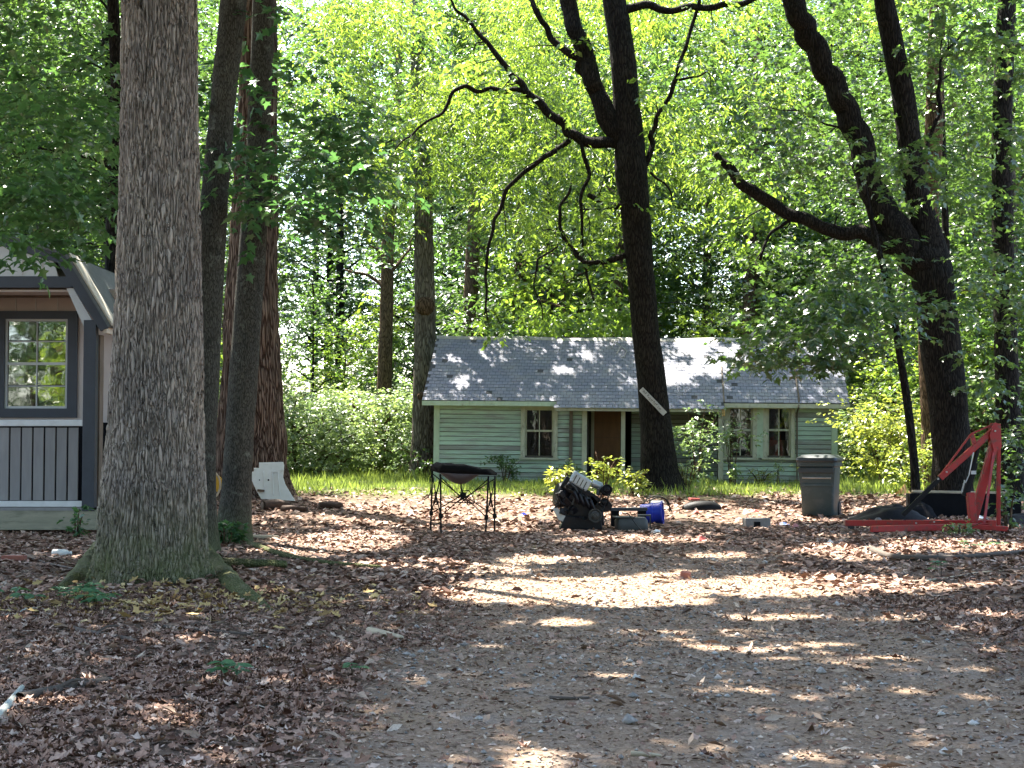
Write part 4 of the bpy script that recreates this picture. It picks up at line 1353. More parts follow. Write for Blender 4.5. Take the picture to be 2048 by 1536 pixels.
# recess of the porch
wall.box((PX0 - 0.05, PD / 2 + 0.1, WT / 2), (0.1, PD, WT))
wall.box((PX1 + 0.05, PD / 2 + 0.1, WT / 2), (0.1, PD, WT))
DX0, DX1 = hx(1180), hx(1236)
wall.box(((PX0 + DX0) / 2, PD + 0.14, WT / 2), (max(0.05, DX0 - PX0), 0.1, WT))
wall.box(((DX1 + 0.3 + PX1) / 2, PD + 0.14, WT / 2), (PX1 - DX1 - 0.3, 0.1, WT))
wall.box(((DX0 + DX1 + 0.3) / 2, PD + 0.14, 2.1 + (WT - 2.1) / 2), (DX1 + 0.3 - DX0, 0.1, WT - 2.1))
wall_o = wall.build('wall', M['inner'], house)
floor_mb = MB().box((HL / 2, HD / 2, 0.03), (HL - 0.2, HD - 0.3, 0.06))
floor_mb.build('floor_deck', M['oldwood'], house)
MB().box((HL / 2, RIDGE_Y + 0.5, WT + 0.02), (HL - 0.25, 2.9, 0.03)).build('ceiling_board', M['inner'], house)

# clapboards, one object each
EXPO = 0.116
def board(x0, x1, z, y=0.0, name='clapboard'):
    dj = random.uniform(-0.007, 0.007)
    t0, t1, hh = 0.034 + random.uniform(-0.003, 0.005), 0.014, EXPO - 0.015
    vs = [(x0, y, z), (x1, y, z), (x1, y - t0, z + dj), (x0, y - t0, z - dj), (x0, y, z + hh), (x1, y, z + hh), (x1, y - t1, z + hh), (x0, y - t1, z + hh)]
    return MB().add(vs, [(0, 1, 2, 3), (7, 6, 5, 4), (3, 2, 6, 7), (0, 4, 5, 1), (0, 3, 7, 4), (1, 5, 6, 2)]).build(name, M['clap_worn'] if random.random() < 0.2 else M['clap'], wall_o)

nrow = int((WT + 0.02) / EXPO)
for k in range(nrow):
    z = 0.0 + k * EXPO
    for a, b_ in ((0.13, PX0 - 0.02), (PX1 + 0.02, HL - 0.13)):
        segs = [(a, b_)]
        for w in wins:
            if z + EXPO > w['z0'] + 0.02 and z < w['z1'] - 0.03:
                ns = []
                for (p, q) in segs:
                    if w['x1'] <= p or w['x0'] >= q:
                        ns.append((p, q))
                    else:
                        if w['x0'] - p > 0.03:
                            ns.append((p, w['x0'] + 0.02))
                        if q - w['x1'] > 0.03:
                            ns.append((w['x1'] - 0.02, q))
                segs = ns
        for (p, q) in segs:
            if q - p > 3.0 and random.random() < 0.6:
                c_ = p + (q - p) * random.uniform(0.35, 0.65)
                board(p, c_ - 0.002, z)
                board(c_ + 0.002, q, z)
            else:
                board(p, q, z)
for k in range(nrow - 1):       # wall at the back of the porch
    board(DX1 + 0.32, PX1 - 0.01, 0.06 + k * EXPO, PD + 0.085)

# corner boards, porch posts, fascias
for (xa, w) in ((0.06, 0.15), (HL - 0.06, 0.15)):
    MB().box((xa, -0.022, WT / 2 - 0.02), (w, 0.045, WT + 0.04)).build('corner_board', M['trim_green'], house)
for px, w in ((1168, 0.13), (1245, 0.11), (1440, 0.13)):
    MB().box((hx(px), -0.06, WT / 2), (w, 0.10, WT - 0.02)).build('porch_post', M['trim'], house, bevel=0.006)
MB().box((hx(1141), -0.075, WT / 2), (0.09, 0.07, WT - 0.1)).build('porch_post', M['oldwood'], house)
XS, XE = -0.28, HL + 0.28
p1, p2 = hx(1113), hx(1445)
MB().box(((XS + p1) / 2, EAVE_Y - 0.004, EAVE_Z - 0.075), (p1 - XS, 0.03, 0.12)).build('fascia', M['trim_green'], house)
MB().box(((p2 + XE) / 2, EAVE_Y - 0.004, EAVE_Z - 0.075), (XE - p2, 0.03, 0.11)).build('fascia', M['trim'], house)
MB().box(((p1 + p2) / 2, EAVE_Y - 0.16, EAVE_Z - 0.19), (p2 - p1 + 0.05, 0.035, 0.12)).build('fascia', M['trim'], house)
MB().box(((p1 + p2) / 2, -0.06, WT - 0.09), (p2 - p1, 0.1, 0.16)).build('porch_beam', M['trim'], house)
MB().box((HL / 2, (EAVE_Y + 0.02) / 2, EAVE_Z - 0.08), (HL + 0.5, 0.40, 0.02)).build('soffit', M['trim_green'], house)

# roof: deck, shingles as single tabs, ridge cap
roof = MB()
nrm = Vector((0, -SL, 1)).normalized()
def roof_pt(x, s, up=0.0):
    """s: metres up the slope from the eave edge"""
    dy = (RIDGE_Y - EAVE_Y) / ROOFLEN
    dz = (RIDGE_Z - EAVE_Z) / ROOFLEN
    sag = 0.04 * math.sin(math.pi * min(1, max(0, (x + 0.3) / (HL + 0.6)))) + 0.012 * math.sin(x * 2.3)
    return Vector((x, EAVE_Y + dy * s, EAVE_Z + dz * s - sag * max(0, s) / ROOFLEN)) + nrm * up
for (xa, xb, s0) in ((XS, p1, 0.0), (p1, p2, -0.2), (p2, XE, 0.0)):
    nseg = max(2, int((xb - xa) / 0.5))
    for k in range(nseg):
        ua, ub = xa + (xb - xa) * k / nseg, xa + (xb - xa) * (k + 1) / nseg
        roof.prism([roof_pt(ua, s0), roof_pt(ub, s0), roof_pt(ub, ROOFLEN), roof_pt(ua, ROOFLEN)], (0, 0, 0), nrm * -0.035)
back = [Vector((XS, RIDGE_Y, RIDGE_Z)), Vector((XE, RIDGE_Y, RIDGE_Z)), Vector((XE, HD + 0.4, roof_z(RIDGE_Y) - SL * (HD + 0.4 - RIDGE_Y))), Vector((XS, HD + 0.4, roof_z(RIDGE_Y) - SL * (HD + 0.4 - RIDGE_Y)))]
roof.prism(back, (0, 0, 0), (0, 0, -0.05))
roof_o = roof.build('roof', M['shingle_deck'], house)
TW, CE = 0.15, 0.158
tab = []
nc = int((XE - XS) / TW)
rows = int((ROOFLEN + 0.2) / CE)
for r_ in range(-2, rows + 1):
    s0 = r_ * CE
    for c_ in range(nc + 1):
        xa = XS + c_ * TW + (0.5 * TW if r_ % 2 else 0)
        xb = min(xa + TW - 0.010, XE)
        if xb - xa < 0.03:
            continue
        mid = (xa + xb) / 2
        if s0 < 0 and not (p1 < mid < p2 and s0 > -0.33):
            continue
        s1 = min(s0 + CE - 0.004, ROOFLEN)
        if s1 - s0 < 0.03:
            continue
        tab.append((xa, xb, s0 + random.uniform(-0.006, 0.006), s1))
tab.sort(key=lambda t: t[2])
tab = [t for t in tab if random.random() > 0.012]
def tab_geo(mb, t):
    xa, xb, s0, s1 = t
    th = 0.007 + random.uniform(0, 0.006)
    vs = [roof_pt(xa, s0, 0.001), roof_pt(xb, s0, 0.001), roof_pt(xb, s1, 0.001), roof_pt(xa, s1, 0.001),
          roof_pt(xa, s0, th), roof_pt(xb, s0, th), roof_pt(xb, s1, 0.004), roof_pt(xa, s1, 0.004)]
    mb.add(vs, [(4, 5, 6, 7), (0, 1, 5, 4), (1, 2, 6, 5), (2, 3, 7, 6), (3, 0, 4, 7)])
for t in tab[:300]:
    mb = MB()
    tab_geo(mb, t)
    mb.build('shingle', M['shingle'], roof_o)
mb = MB()
for t in tab[300:]:
    tab_geo(mb, t)
tag(mb.build('shingle_field', M['shingle'], roof_o), None, None, None, 'stuff')
rc_ = MB()
rings = []
for k in range(25):
    x_ = XS + (XE - XS) * k / 24
    zr = roof_pt(x_, ROOFLEN).z
    rings.append([Vector((x_, RIDGE_Y - 0.13, zr - 0.07)), Vector((x_, RIDGE_Y, zr + 0.025)), Vector((x_, RIDGE_Y + 0.13, zr - 0.07)), Vector((x_, RIDGE_Y, zr - 0.01))])
rc_.loft(rings).build('ridge_cap', M['galv'], roof_o)
MB().beam(roof_pt(p2, -0.02, 0.02), roof_pt(p2, 1.75, 0.02), 0.035, 0.035, nrm).build('flashing', M['oldwood'], roof_o)
for k, (px_, sa, sb) in enumerate(((1222, 2.4, 3.1), (1236, 2.2, 2.8), (1210, 2.7, 3.15))):
    tw_ = MB().tube([roof_pt(hx(px_) + 0.1, sa, 0.04), roof_pt(hx(px_) + 0.18, (sa + sb) / 2, 0.05), roof_pt(hx(px_) + 0.02 * k, sb, 0.04)], 0.012, 5).build('fallen_twig', M['galv'])
    tw_.matrix_world = HMAT
    tag(tw_, 'bare grey twig lying on the house roof near its ridge', 'twig', 'twigs on the house roof')
MB().box((hx(1443), EAVE_Y - 0.18, EAVE_Z - 0.24), (0.07, 0.06, 0.22)).build('gutter_end', M['rust_orange'], house)
MB().tube([(hx(1592), -0.1, 0.05), (hx(1592), -0.1, EAVE_Z - 0.25), (hx(1592), EAVE_Y - 0.05, EAVE_Z - 0.1), roof_pt(hx(1594), 0.15, 0.05), roof_pt(hx(1594), 2.1, 0.06)], 0.022, 8).build('conduit', M['oldwood'], house)

# windows
def window(w, grid=2, card=False):
    x0, x1, z0, z1 = w['x0'], w['x1'], w['z0'], w['z1']
    fr = MB()
    tw = 0.11
    fr.box((x0 + tw / 2 - 0.03, -0.03, (z0 + z1) / 2), (tw, 0.07, z1 - z0))
    fr.box((x1 - tw / 2 + 0.03, -0.03, (z0 + z1) / 2), (tw, 0.07, z1 - z0))
    fr.box(((x0 + x1) / 2, -0.033, z1 + 0.03), (x1 - x0 + 0.1, 0.076, 0.12))
    o = fr.build('window', M['trim'], house)
    MB().box(((x0 + x1) / 2, -0.05, z0 - 0.03), (x1 - x0 + 0.12, 0.13, 0.05)).build('sill', M['trim'], o)
    a, b_ = x0 + tw - 0.03, x1 - tw + 0.03
    zm = (z0 + z1) / 2 + 0.04
    for (lo, hi, yy) in ((zm - 0.02, z1 - 0.03, 0.01), (z0, zm + 0.02, 0.045)):
        s = MB()
        s.box((a + 0.022, yy, (lo + hi) / 2), (0.044, 0.034, hi - lo))
        s.box((b_ - 0.022, yy, (lo + hi) / 2), (0.044, 0.034, hi - lo))
        s.box(((a + b_) / 2, yy, hi - 0.022), (b_ - a - 0.088, 0.034, 0.044))
        s.box(((a + b_) / 2, yy, lo + 0.024), (b_ - a - 0.088, 0.034, 0.048))
        s.box(((a + b_) / 2, yy - 0.003, (lo + hi) / 2), (0.024, 0.028, hi - lo - 0.092))
        s.build('sash', M['trim'], o)
        for (pa, pb) in ((a + 0.044, (a + b_) / 2 - 0.012), ((a + b_) / 2 + 0.012, b_ - 0.044)):
            MB().box(((pa + pb) / 2, yy + 0.006, (lo + hi) / 2), (pb - pa, 0.004, hi - lo - 0.09)).build('pane', M['glass'], o)
    if card:
        cs_ = MB().box(((a + b_) / 2, 0.16, z0 + 0.22), (b_ - a, 0.01, 0.46)).build('cardboard_sheet', M['card'])
        cs_.matrix_world = HMAT
        tag(cs_, 'brown cardboard sheet standing inside a house window', 'cardboard')
window(wins[0])
window(wins[1])
window(wins[2], card=True)
MB().box(((wins[1]['x1'] + wins[2]['x0']) / 2, -0.03, (wins[1]['z0'] + wins[1]['z1']) / 2), (wins[2]['x0'] - wins[1]['x1'] + 0.01, 0.055, wins[1]['z1'] - wins[1]['z0'])).build('mullion_board', M['trim_green'], house)
dr = MB()
for k in range(5):
    dr.box(((DX0 + DX1) / 2 + 0.02, PD + 0.13, 0.08 + 0.4 * k + 0.2), (DX1 - DX0, 0.04, 0.395))
dr.build('door', M['door'], house)
MB().box((DX0 - 0.0, PD + 0.07, 1.06), (0.08, 0.06, 2.12)).build('door_frame', M['trim'], house)

# ------------------------------------------------------------------ the shed with its porch
M['shed_wall'] = mat('shed_wall', (0.46, 0.40, 0.36), (0.40, 0.345, 0.31), 3, 0.7, 0, 0.1)
M['shed_gable'] = mat('shed_gable', (0.50, 0.51, 0.49), (0.44, 0.45, 0.43), 3, 0.7, 0, 0.1)
M['shed_dark'] = mat('shed_dark', (0.032, 0.038, 0.048), (0.024, 0.029, 0.036), 5, 0.6, 0, 0.1)
M['shed_rail'] = mat('shed_rail', (0.62, 0.62, 0.60), (0.5, 0.5, 0.48), 5, 0.55, 0, 0.05)
M['shed_slat'] = mat('shed_slat', (0.23, 0.22, 0.21), (0.185, 0.175, 0.168), 4, 0.7, 0, 0.1, (3, 1, 0.5), isl=0.12)
M['treated'] = mat('treated', (0.29, 0.27, 0.19), (0.20, 0.19, 0.13), 5, 0.8, 0, 0.2, (0.4, 1, 2), (0.12, 0.12, 0.08), 4)
M['shed_roof'] = mat('shed_roof', (0.11, 0.12, 0.115), (0.07, 0.08, 0.075), 14, 0.85, 0, 0.4)
M['pale_edge'] = mat('pale_edge', (0.58, 0.52, 0.42), (0.46, 0.40, 0.32), 6, 0.7, 0, 0.1)
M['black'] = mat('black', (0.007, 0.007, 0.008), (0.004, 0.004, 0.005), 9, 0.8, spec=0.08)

SD = 21.6
SO = Vector((PX(-20, 900, SD).x, SD, g(PX(80, 900, SD).x, SD)))
shed = thing('storage_shed', 'grey porch shed with gambrel roof and dark trimmed window', 'shed', SO)
def sx(px, d=0.0):
    return PX(px, 885, SD + d).x - SO.x
def sz(py, d=0.0):
    return PX(100, py, SD + d).z - SO.z
PDEP, SLEN = 1.3, 5.2
HWs = sx(190)
zf, zt = sz(1022), sz(640)
# floor frame and skids
MB().box((0, 0.05, sz(1040)), (2 * HWs + 0.06, 0.09, sz(1020) - sz(1060))).build('floor_beam', M['treated'], shed, bevel=0.006)
MB().box((0, SLEN / 2, sz(1018)), (2 * HWs, SLEN, 0.045)).build('porch_floor', M['shed_slat'], shed)
for xx in (-1.15, 0.0, 1.1):
    MB().box((xx, SLEN / 2 + 0.2, sz(1062) - 0.02), (0.14, SLEN - 0.3, 0.14)).build('skid', M['treated'], shed)
for s_ in (1, -1):
    MB().box((s_ * (HWs - 0.09), 0.06, (zf + zt) / 2), (0.18, 0.14, zt - zf)).build('post', M['shed_dark'], shed, bevel=0.006)
MB().box((HWs - 0.02, 0.30, (zf + zt) / 2 - 0.1), (0.05, 0.2, zt - zf - 0.2)).build('side_trim', M['oldwood'], shed)
# railing
rail = MB().box((0, 0.05, sz(846)), (2 * HWs - 0.36, 0.11, 0.09)).build('railing', M['shed_rail'], shed, bevel=0.008)
MB().box((0, 0.05, sz(1008)), (2 * HWs - 0.36, 0.09, 0.085)).build('bottom_rail', M['shed_rail'], rail, bevel=0.008)
xb = sx(2)
step_ = sx(23.2) - sx(0)
k = -9
while True:
    xx = sx(-6) + k * step_ + step_ / 2
    if xx > HWs - 0.24:
        break
    if xx > -HWs + 0.2:
        MB().box((xx, 0.055 + random.uniform(-0.004, 0.004), (sz(855) + sz(1001)) / 2), (step_ * 0.84, 0.024, sz(855) - sz(1001) - 0.004)).build('baluster', M['shed_slat'], rail)
    k += 1
# rear wall of the porch with the window hole
def qx(px):
    return sx(px, PDEP)
def qz(py):
    return sz(py, PDEP)
W0, W1, Z0, Z1 = qx(8), qx(134), qz(817), qz(638)
pw = MB()
ztop = sz(560)
pw.box(((-HWs + W0) / 2, PDEP + 0.04, (zf + ztop) / 2), (W0 + HWs, 0.08, ztop - zf))
pw.box(((HWs + W1) / 2, PDEP + 0.04, (zf + ztop) / 2), (HWs - W1, 0.08, ztop - zf))
pw.box(((W0 + W1) / 2, PDEP + 0.04, (zf + Z0) / 2), (W1 - W0, 0.08, Z0 - zf))
pw.box(((W0 + W1) / 2, PDEP + 0.04, (Z1 + ztop) / 2), (W1 - W0, 0.08, ztop - Z1))
for s_ in (1, -1):
    pw.box((s_ * (HWs - 0.06), PDEP + 0.08 + (SLEN - PDEP) / 2, (zf + zt + 0.1) / 2), (0.08, SLEN - PDEP, zt + 0.1 - zf))
pw.box((0, SLEN, (zf + ztop) / 2), (2 * HWs - 0.2, 0.08, ztop - zf))
wo = pw.build('wall', M['shed_wall'], shed)
MB().box((0, PDEP - 0.015, (zf + qz(845)) / 2), (2 * HWs - 0.14, 0.03, qz(845) - zf)).build('porch_shade_sheet', M['black'], wo)  # black sheet added so the gaps between balusters read as porch shade
for px in (28, 68, 112, 152):
    MB().box((qx(px), PDEP - 0.004, (qz(600) + qz(625)) / 2 + 0.02), (0.012, 0.01, 0.22)).build('batten', M['shed_gable'], wo)
win = MB()
tw = 0.15
for (cx_, cz_, ww, hh) in ((W0 - tw / 2, (Z0 + Z1) / 2, tw, Z1 - Z0), (W1 + tw / 2, (Z0 + Z1) / 2, tw, Z1 - Z0), ((W0 + W1) / 2, Z1 + 0.06, W1 - W0 + 2 * tw, 0.12), ((W0 + W1) / 2, Z0 - 0.07, W1 - W0 + 2 * tw, 0.14)):
    win.box((cx_, PDEP - 0.018, cz_), (ww, 0.036, hh))
wino = win.build('window', M['shed_dark'], shed)
s = MB()
for (cx_, cz_, ww, hh) in ((W0 + 0.018, (Z0 + Z1) / 2, 0.036, Z1 - Z0), (W1 - 0.018, (Z0 + Z1) / 2, 0.036, Z1 - Z0), ((W0 + W1) / 2, Z1 - 0.018, W1 - W0 - 0.072, 0.036), ((W0 + W1) / 2, Z0 + 0.018, W1 - W0 - 0.072, 0.036), ((W0 + W1) / 2, (Z0 + Z1) / 2, W1 - W0 - 0.072, 0.04)):
    s.box((cx_, PDEP + 0.02, cz_), (ww, 0.05, hh))
s.build('sash', M['shed_gable'], wino)
mu = MB().box(((W0 + W1) / 2, PDEP + 0.024, (Z0 + Z1) / 2), (0.016, 0.03, Z1 - Z0 - 0.08))
for q in (0.25, 0.75):
    mu.box(((W0 + W1) / 2, PDEP + 0.026, Z0 + (Z1 - Z0) * q), (W1 - W0 - 0.08, 0.022, 0.016))
mu.build('muntin', M['shed_gable'], wino)
for q in range(4):
    for h_ in range(2):
        a = W0 + 0.036 + h_ * ((W1 - W0) / 2 - 0.036) + (0.008 if h_ else 0)
        b_ = a + (W1 - W0) / 2 - 0.045
        za = Z0 + (Z1 - Z0) * q / 4 + 0.02
        zb = Z0 + (Z1 - Z0) * (q + 1) / 4 - 0.012
        MB().box(((a + b_) / 2, PDEP + 0.034, (za + zb) / 2), (b_ - a, 0.004, zb - za)).build('pane', M['glass_shed'], wino)
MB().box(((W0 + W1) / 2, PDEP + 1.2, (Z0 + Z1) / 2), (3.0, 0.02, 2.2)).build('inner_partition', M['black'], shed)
# gable front, beams and gambrel roof
KN = (sx(128), sz(512))            # knee
EV = (sx(216), sz(655))            # eave
RG = (0.0, sz(468))                # ridge
kx = KN[0] - 0.12
MB().prism([(-kx, 0, sz(552)), (kx, 0, sz(552)), (kx * 0.92, 0, sz(520)), (sx(85), 0, sz(500)), (0, 0, sz(480)), (-sx(85), 0, sz(500)), (-kx * 0.92, 0, sz(520))], (0, 0.02, 0), (0, 0.06, 0)).build('gable_panel', M['shed_gable'], shed)
for px in (40, 80):
    MB().box((sx(px), 0.016, sz(525)), (0.01, 0.008, sz(502) - sz(552))).build('batten', M['shed_wall'], shed)
MB().box((0, 0.04, sz(564)), (2 * sx(140), 0.08, sz(553) - sz(575))).build('tie_beam', M['shed_dark'], shed)
MB().box((0, 0.35, sz(580)), (2 * sx(143), 0.5, 0.03)).build('porch_ceiling', M['shed_wall'], shed)
MB().box((0, PDEP - 0.25, sz(588, PDEP)), (2 * sx(150), 0.10, 0.16)).build('header_beam', M['oldwood'], shed)
for s_ in (1, -1):
    # brace panels under the roof edge
    MB().prism([(s_ * sx(128), 0, sz(576)), (s_ * sx(142), 0, sz(576)), (s_ * sx(187), 0, sz(651)), (s_ * sx(163), 0, sz(651))], (0, 0.03, 0), (0, 0.07, 0)).build('brace_panel', M['shed_gable'], shed)
    e, kk, r_ = Vector((s_ * EV[0], 0, EV[1])), Vector((s_ * KN[0], 0, KN[1])), Vector((0, 0, RG[1]))
    n1 = Vector((s_ * (KN[1] - EV[1]), 0, EV[0] - KN[0])).normalized()
    n2 = Vector((s_ * (RG[1] - KN[1]), 0, KN[0])).normalized()
    MB().prism([e, kk, kk - n1 * 0.15, e - n1 * 0.14 + Vector((0, 0, 0.02))], (0, -0.03, 0), (0, 0.035, 0)).build('fascia', M['shed_dark'], shed)
    MB().prism([kk, r_, r_ - n2 * 0.13, kk - n2 * 0.13], (0, -0.034, 0), (0, 0.031, 0)).build('fascia', M['shed_dark'], shed)
    MB().prism([e + n1 * 0.002, kk + n1 * 0.002, kk + n1 * 0.045, e + n1 * 0.045], (0, -0.07, 0), (0, SLEN + 0.1, 0)).build('roof', M['shed_roof'], shed)
    MB().prism([kk + n2 * 0.002, r_ + n2 * 0.002, r_ + n2 * 0.045, kk + n2 * 0.045], (0, -0.07, 0), (0, SLEN + 0.1, 0)).build('roof', M['shed_roof'], shed)
    MB().prism([e + n1 * 0.047, kk + n1 * 0.047, kk + n1 * 0.075, e + n1 * 0.075], (0, -0.05, 0), (0, 0.35, 0)).build('roof_edge', M['pale_edge'], shed)
    MB().box((s_ * (EV[0] - 0.06), SLEN / 2, EV[1] - 0.03), (0.05, SLEN, 0.10)).build('eave_board', M['pale_edge'], shed)
MB().box((HWs + 0.02, PDEP + 1.0, (zf + zt) / 2 + 0.35), (0.03, 1.6, zt - zf - 0.75)).build('side_panel', M['shed_gable'], shed)

# ------------------------------------------------------------------ sign nailed to the tree
M['sign'] = mat('sign_paint', (0.42, 0.43, 0.40), (0.30, 0.31, 0.29), 12, 0.7, 0, 0.2)
M['ink'] = mat('sign_ink', (0.05, 0.05, 0.05), (0.09, 0.09, 0.085), 20, 0.8)
def sign():
    a, b_ = PX(1282, 778, 32.62), PX(1330, 828, 32.62)
    root = thing('tree_sign', 'narrow faded white board with worn dark lettering nailed slantwise', 'sign', (a + b_) / 2)
    d = (b_ - a).normalized()
    n = Vector((0, -1, 0))
    w = n.cross(d).normalized()
    L = (b_ - a).length
    MB().beam(d * (-L / 2), d * (L / 2), 0.03, 0.115, w).build('board', M['sign'], root, bevel=0.004)
    tx = MB()
    r = random.Random(4)
    t = -0.40
    while t < 0.38:
        hgt = r.choice([0.04, 0.05, 0.055, 0.03])
        if r.random() < 0.8:
            c = d * (t * L) + n * 0.018 + w * r.uniform(-0.012, 0.012)
            tx.beam(c - w * hgt / 2, c + w * hgt / 2, 0.004, r.choice([0.008, 0.012]), d)
            if r.random() < 0.5:
                tx.beam(c + w * hgt * 0.3, c + w * hgt * 0.3 + d * 0.028, 0.004, 0.009, w)
        t += r.uniform(0.03, 0.06)
    tx.build('lettering', M['ink'], root)
sign()

# ------------------------------------------------------------------ wheeled bin
M['bin'] = mat('bin_plastic', (0.045, 0.062, 0.060), (0.036, 0.05, 0.049), 4, 0.5, 0, 0.08, (1, 1, 1), (0.08, 0.09, 0.085), 6, (0.5, 0.75), spec=0.25)
M['bin_lid'] = mat('bin_lid', (0.016, 0.022, 0.024), (0.012, 0.016, 0.018), 4, 0.42, 0, 0.05)
M['tyre'] = mat('tyre', (0.02, 0.02, 0.02), (0.03, 0.028, 0.026), 8, 0.8)
def bin_():
    gp = GP(1648, 1034)
    gp.y += 0.3
    root = thing('wheeled_bin', 'dark grey-green wheeled rubbish bin with closed lid', 'bin', (gp.x, gp.y, g(gp.x, gp.y)), math.radians(-22))
    H = 0.93
    rings = []
    for z, w, d in ((0.0, 0.52, 0.54), (0.02, 0.545, 0.57), (0.55, 0.58, 0.63), (0.84, 0.605, 0.67), (0.86, 0.66, 0.74), (H, 0.67, 0.75)):
        rings.append(rrect(w, d, 0.05, z, 3))
    MB().loft(rings).build('body', M['bin'], root, 'auto')
    # front lifting pocket: frame, bar and recessed backing
    fr = MB()
    for xx in (-0.285, 0.285):
        fr.beam((xx, -0.335, 0.83), (xx * 0.88, -0.292, 0.50), 0.07, 0.03, (0, -1, 0))
    fr.beam((-0.27, -0.318, 0.535), (0.27, -0.318, 0.535), 0.03, 0.05)
    fr.build('pocket_frame', M['bin'], root, bevel=0.006)
    MB().box((0, -0.34, 0.79), (0.60, 0.07, 0.09)).build('lip', M['bin_lid'], root, bevel=0.01)
    MB().tube([(-0.25, -0.33, 0.66), (0.25, -0.33, 0.66)], 0.016, 8).build('lift_bar', M['galv'], root)
    ld = [rrect(0.70, 0.80, 0.07, H + 0.004, 3), rrect(0.72, 0.82, 0.07, H + 0.03, 3), rrect(0.70, 0.79, 0.08, H + 0.075, 3), rrect(0.56, 0.62, 0.1, H + 0.12, 3), rrect(0.3, 0.34, 0.1, H + 0.135, 3)]
    MB().loft(ld).build('lid', M['bin_lid'], root, 'auto')
    hd = MB().tube([(-0.26, 0.38, H - 0.05), (-0.26, 0.46, H), (0.26, 0.46, H), (0.26, 0.38, H - 0.05)], 0.018, 8)
    hd.build('handle', M['bin_lid'], root)
    for xx in (-0.27, 0.27):
        MB().lathe([(0.06, -0.03), (0.115, -0.028), (0.125, 0), (0.115, 0.028), (0.06, 0.03)], (xx, 0.27, 0.12), (1, 0, 0), 20).build('wheel', M['tyre'], root, 'auto')
    lg = MB()
    for k in range(3):
        lg.box((-0.13 + 0.13 * k, -0.293, 0.42), (0.07, 0.012, 0.06))
    lg.build('embossed_mark', M['bin_lid'], root)
bin_()

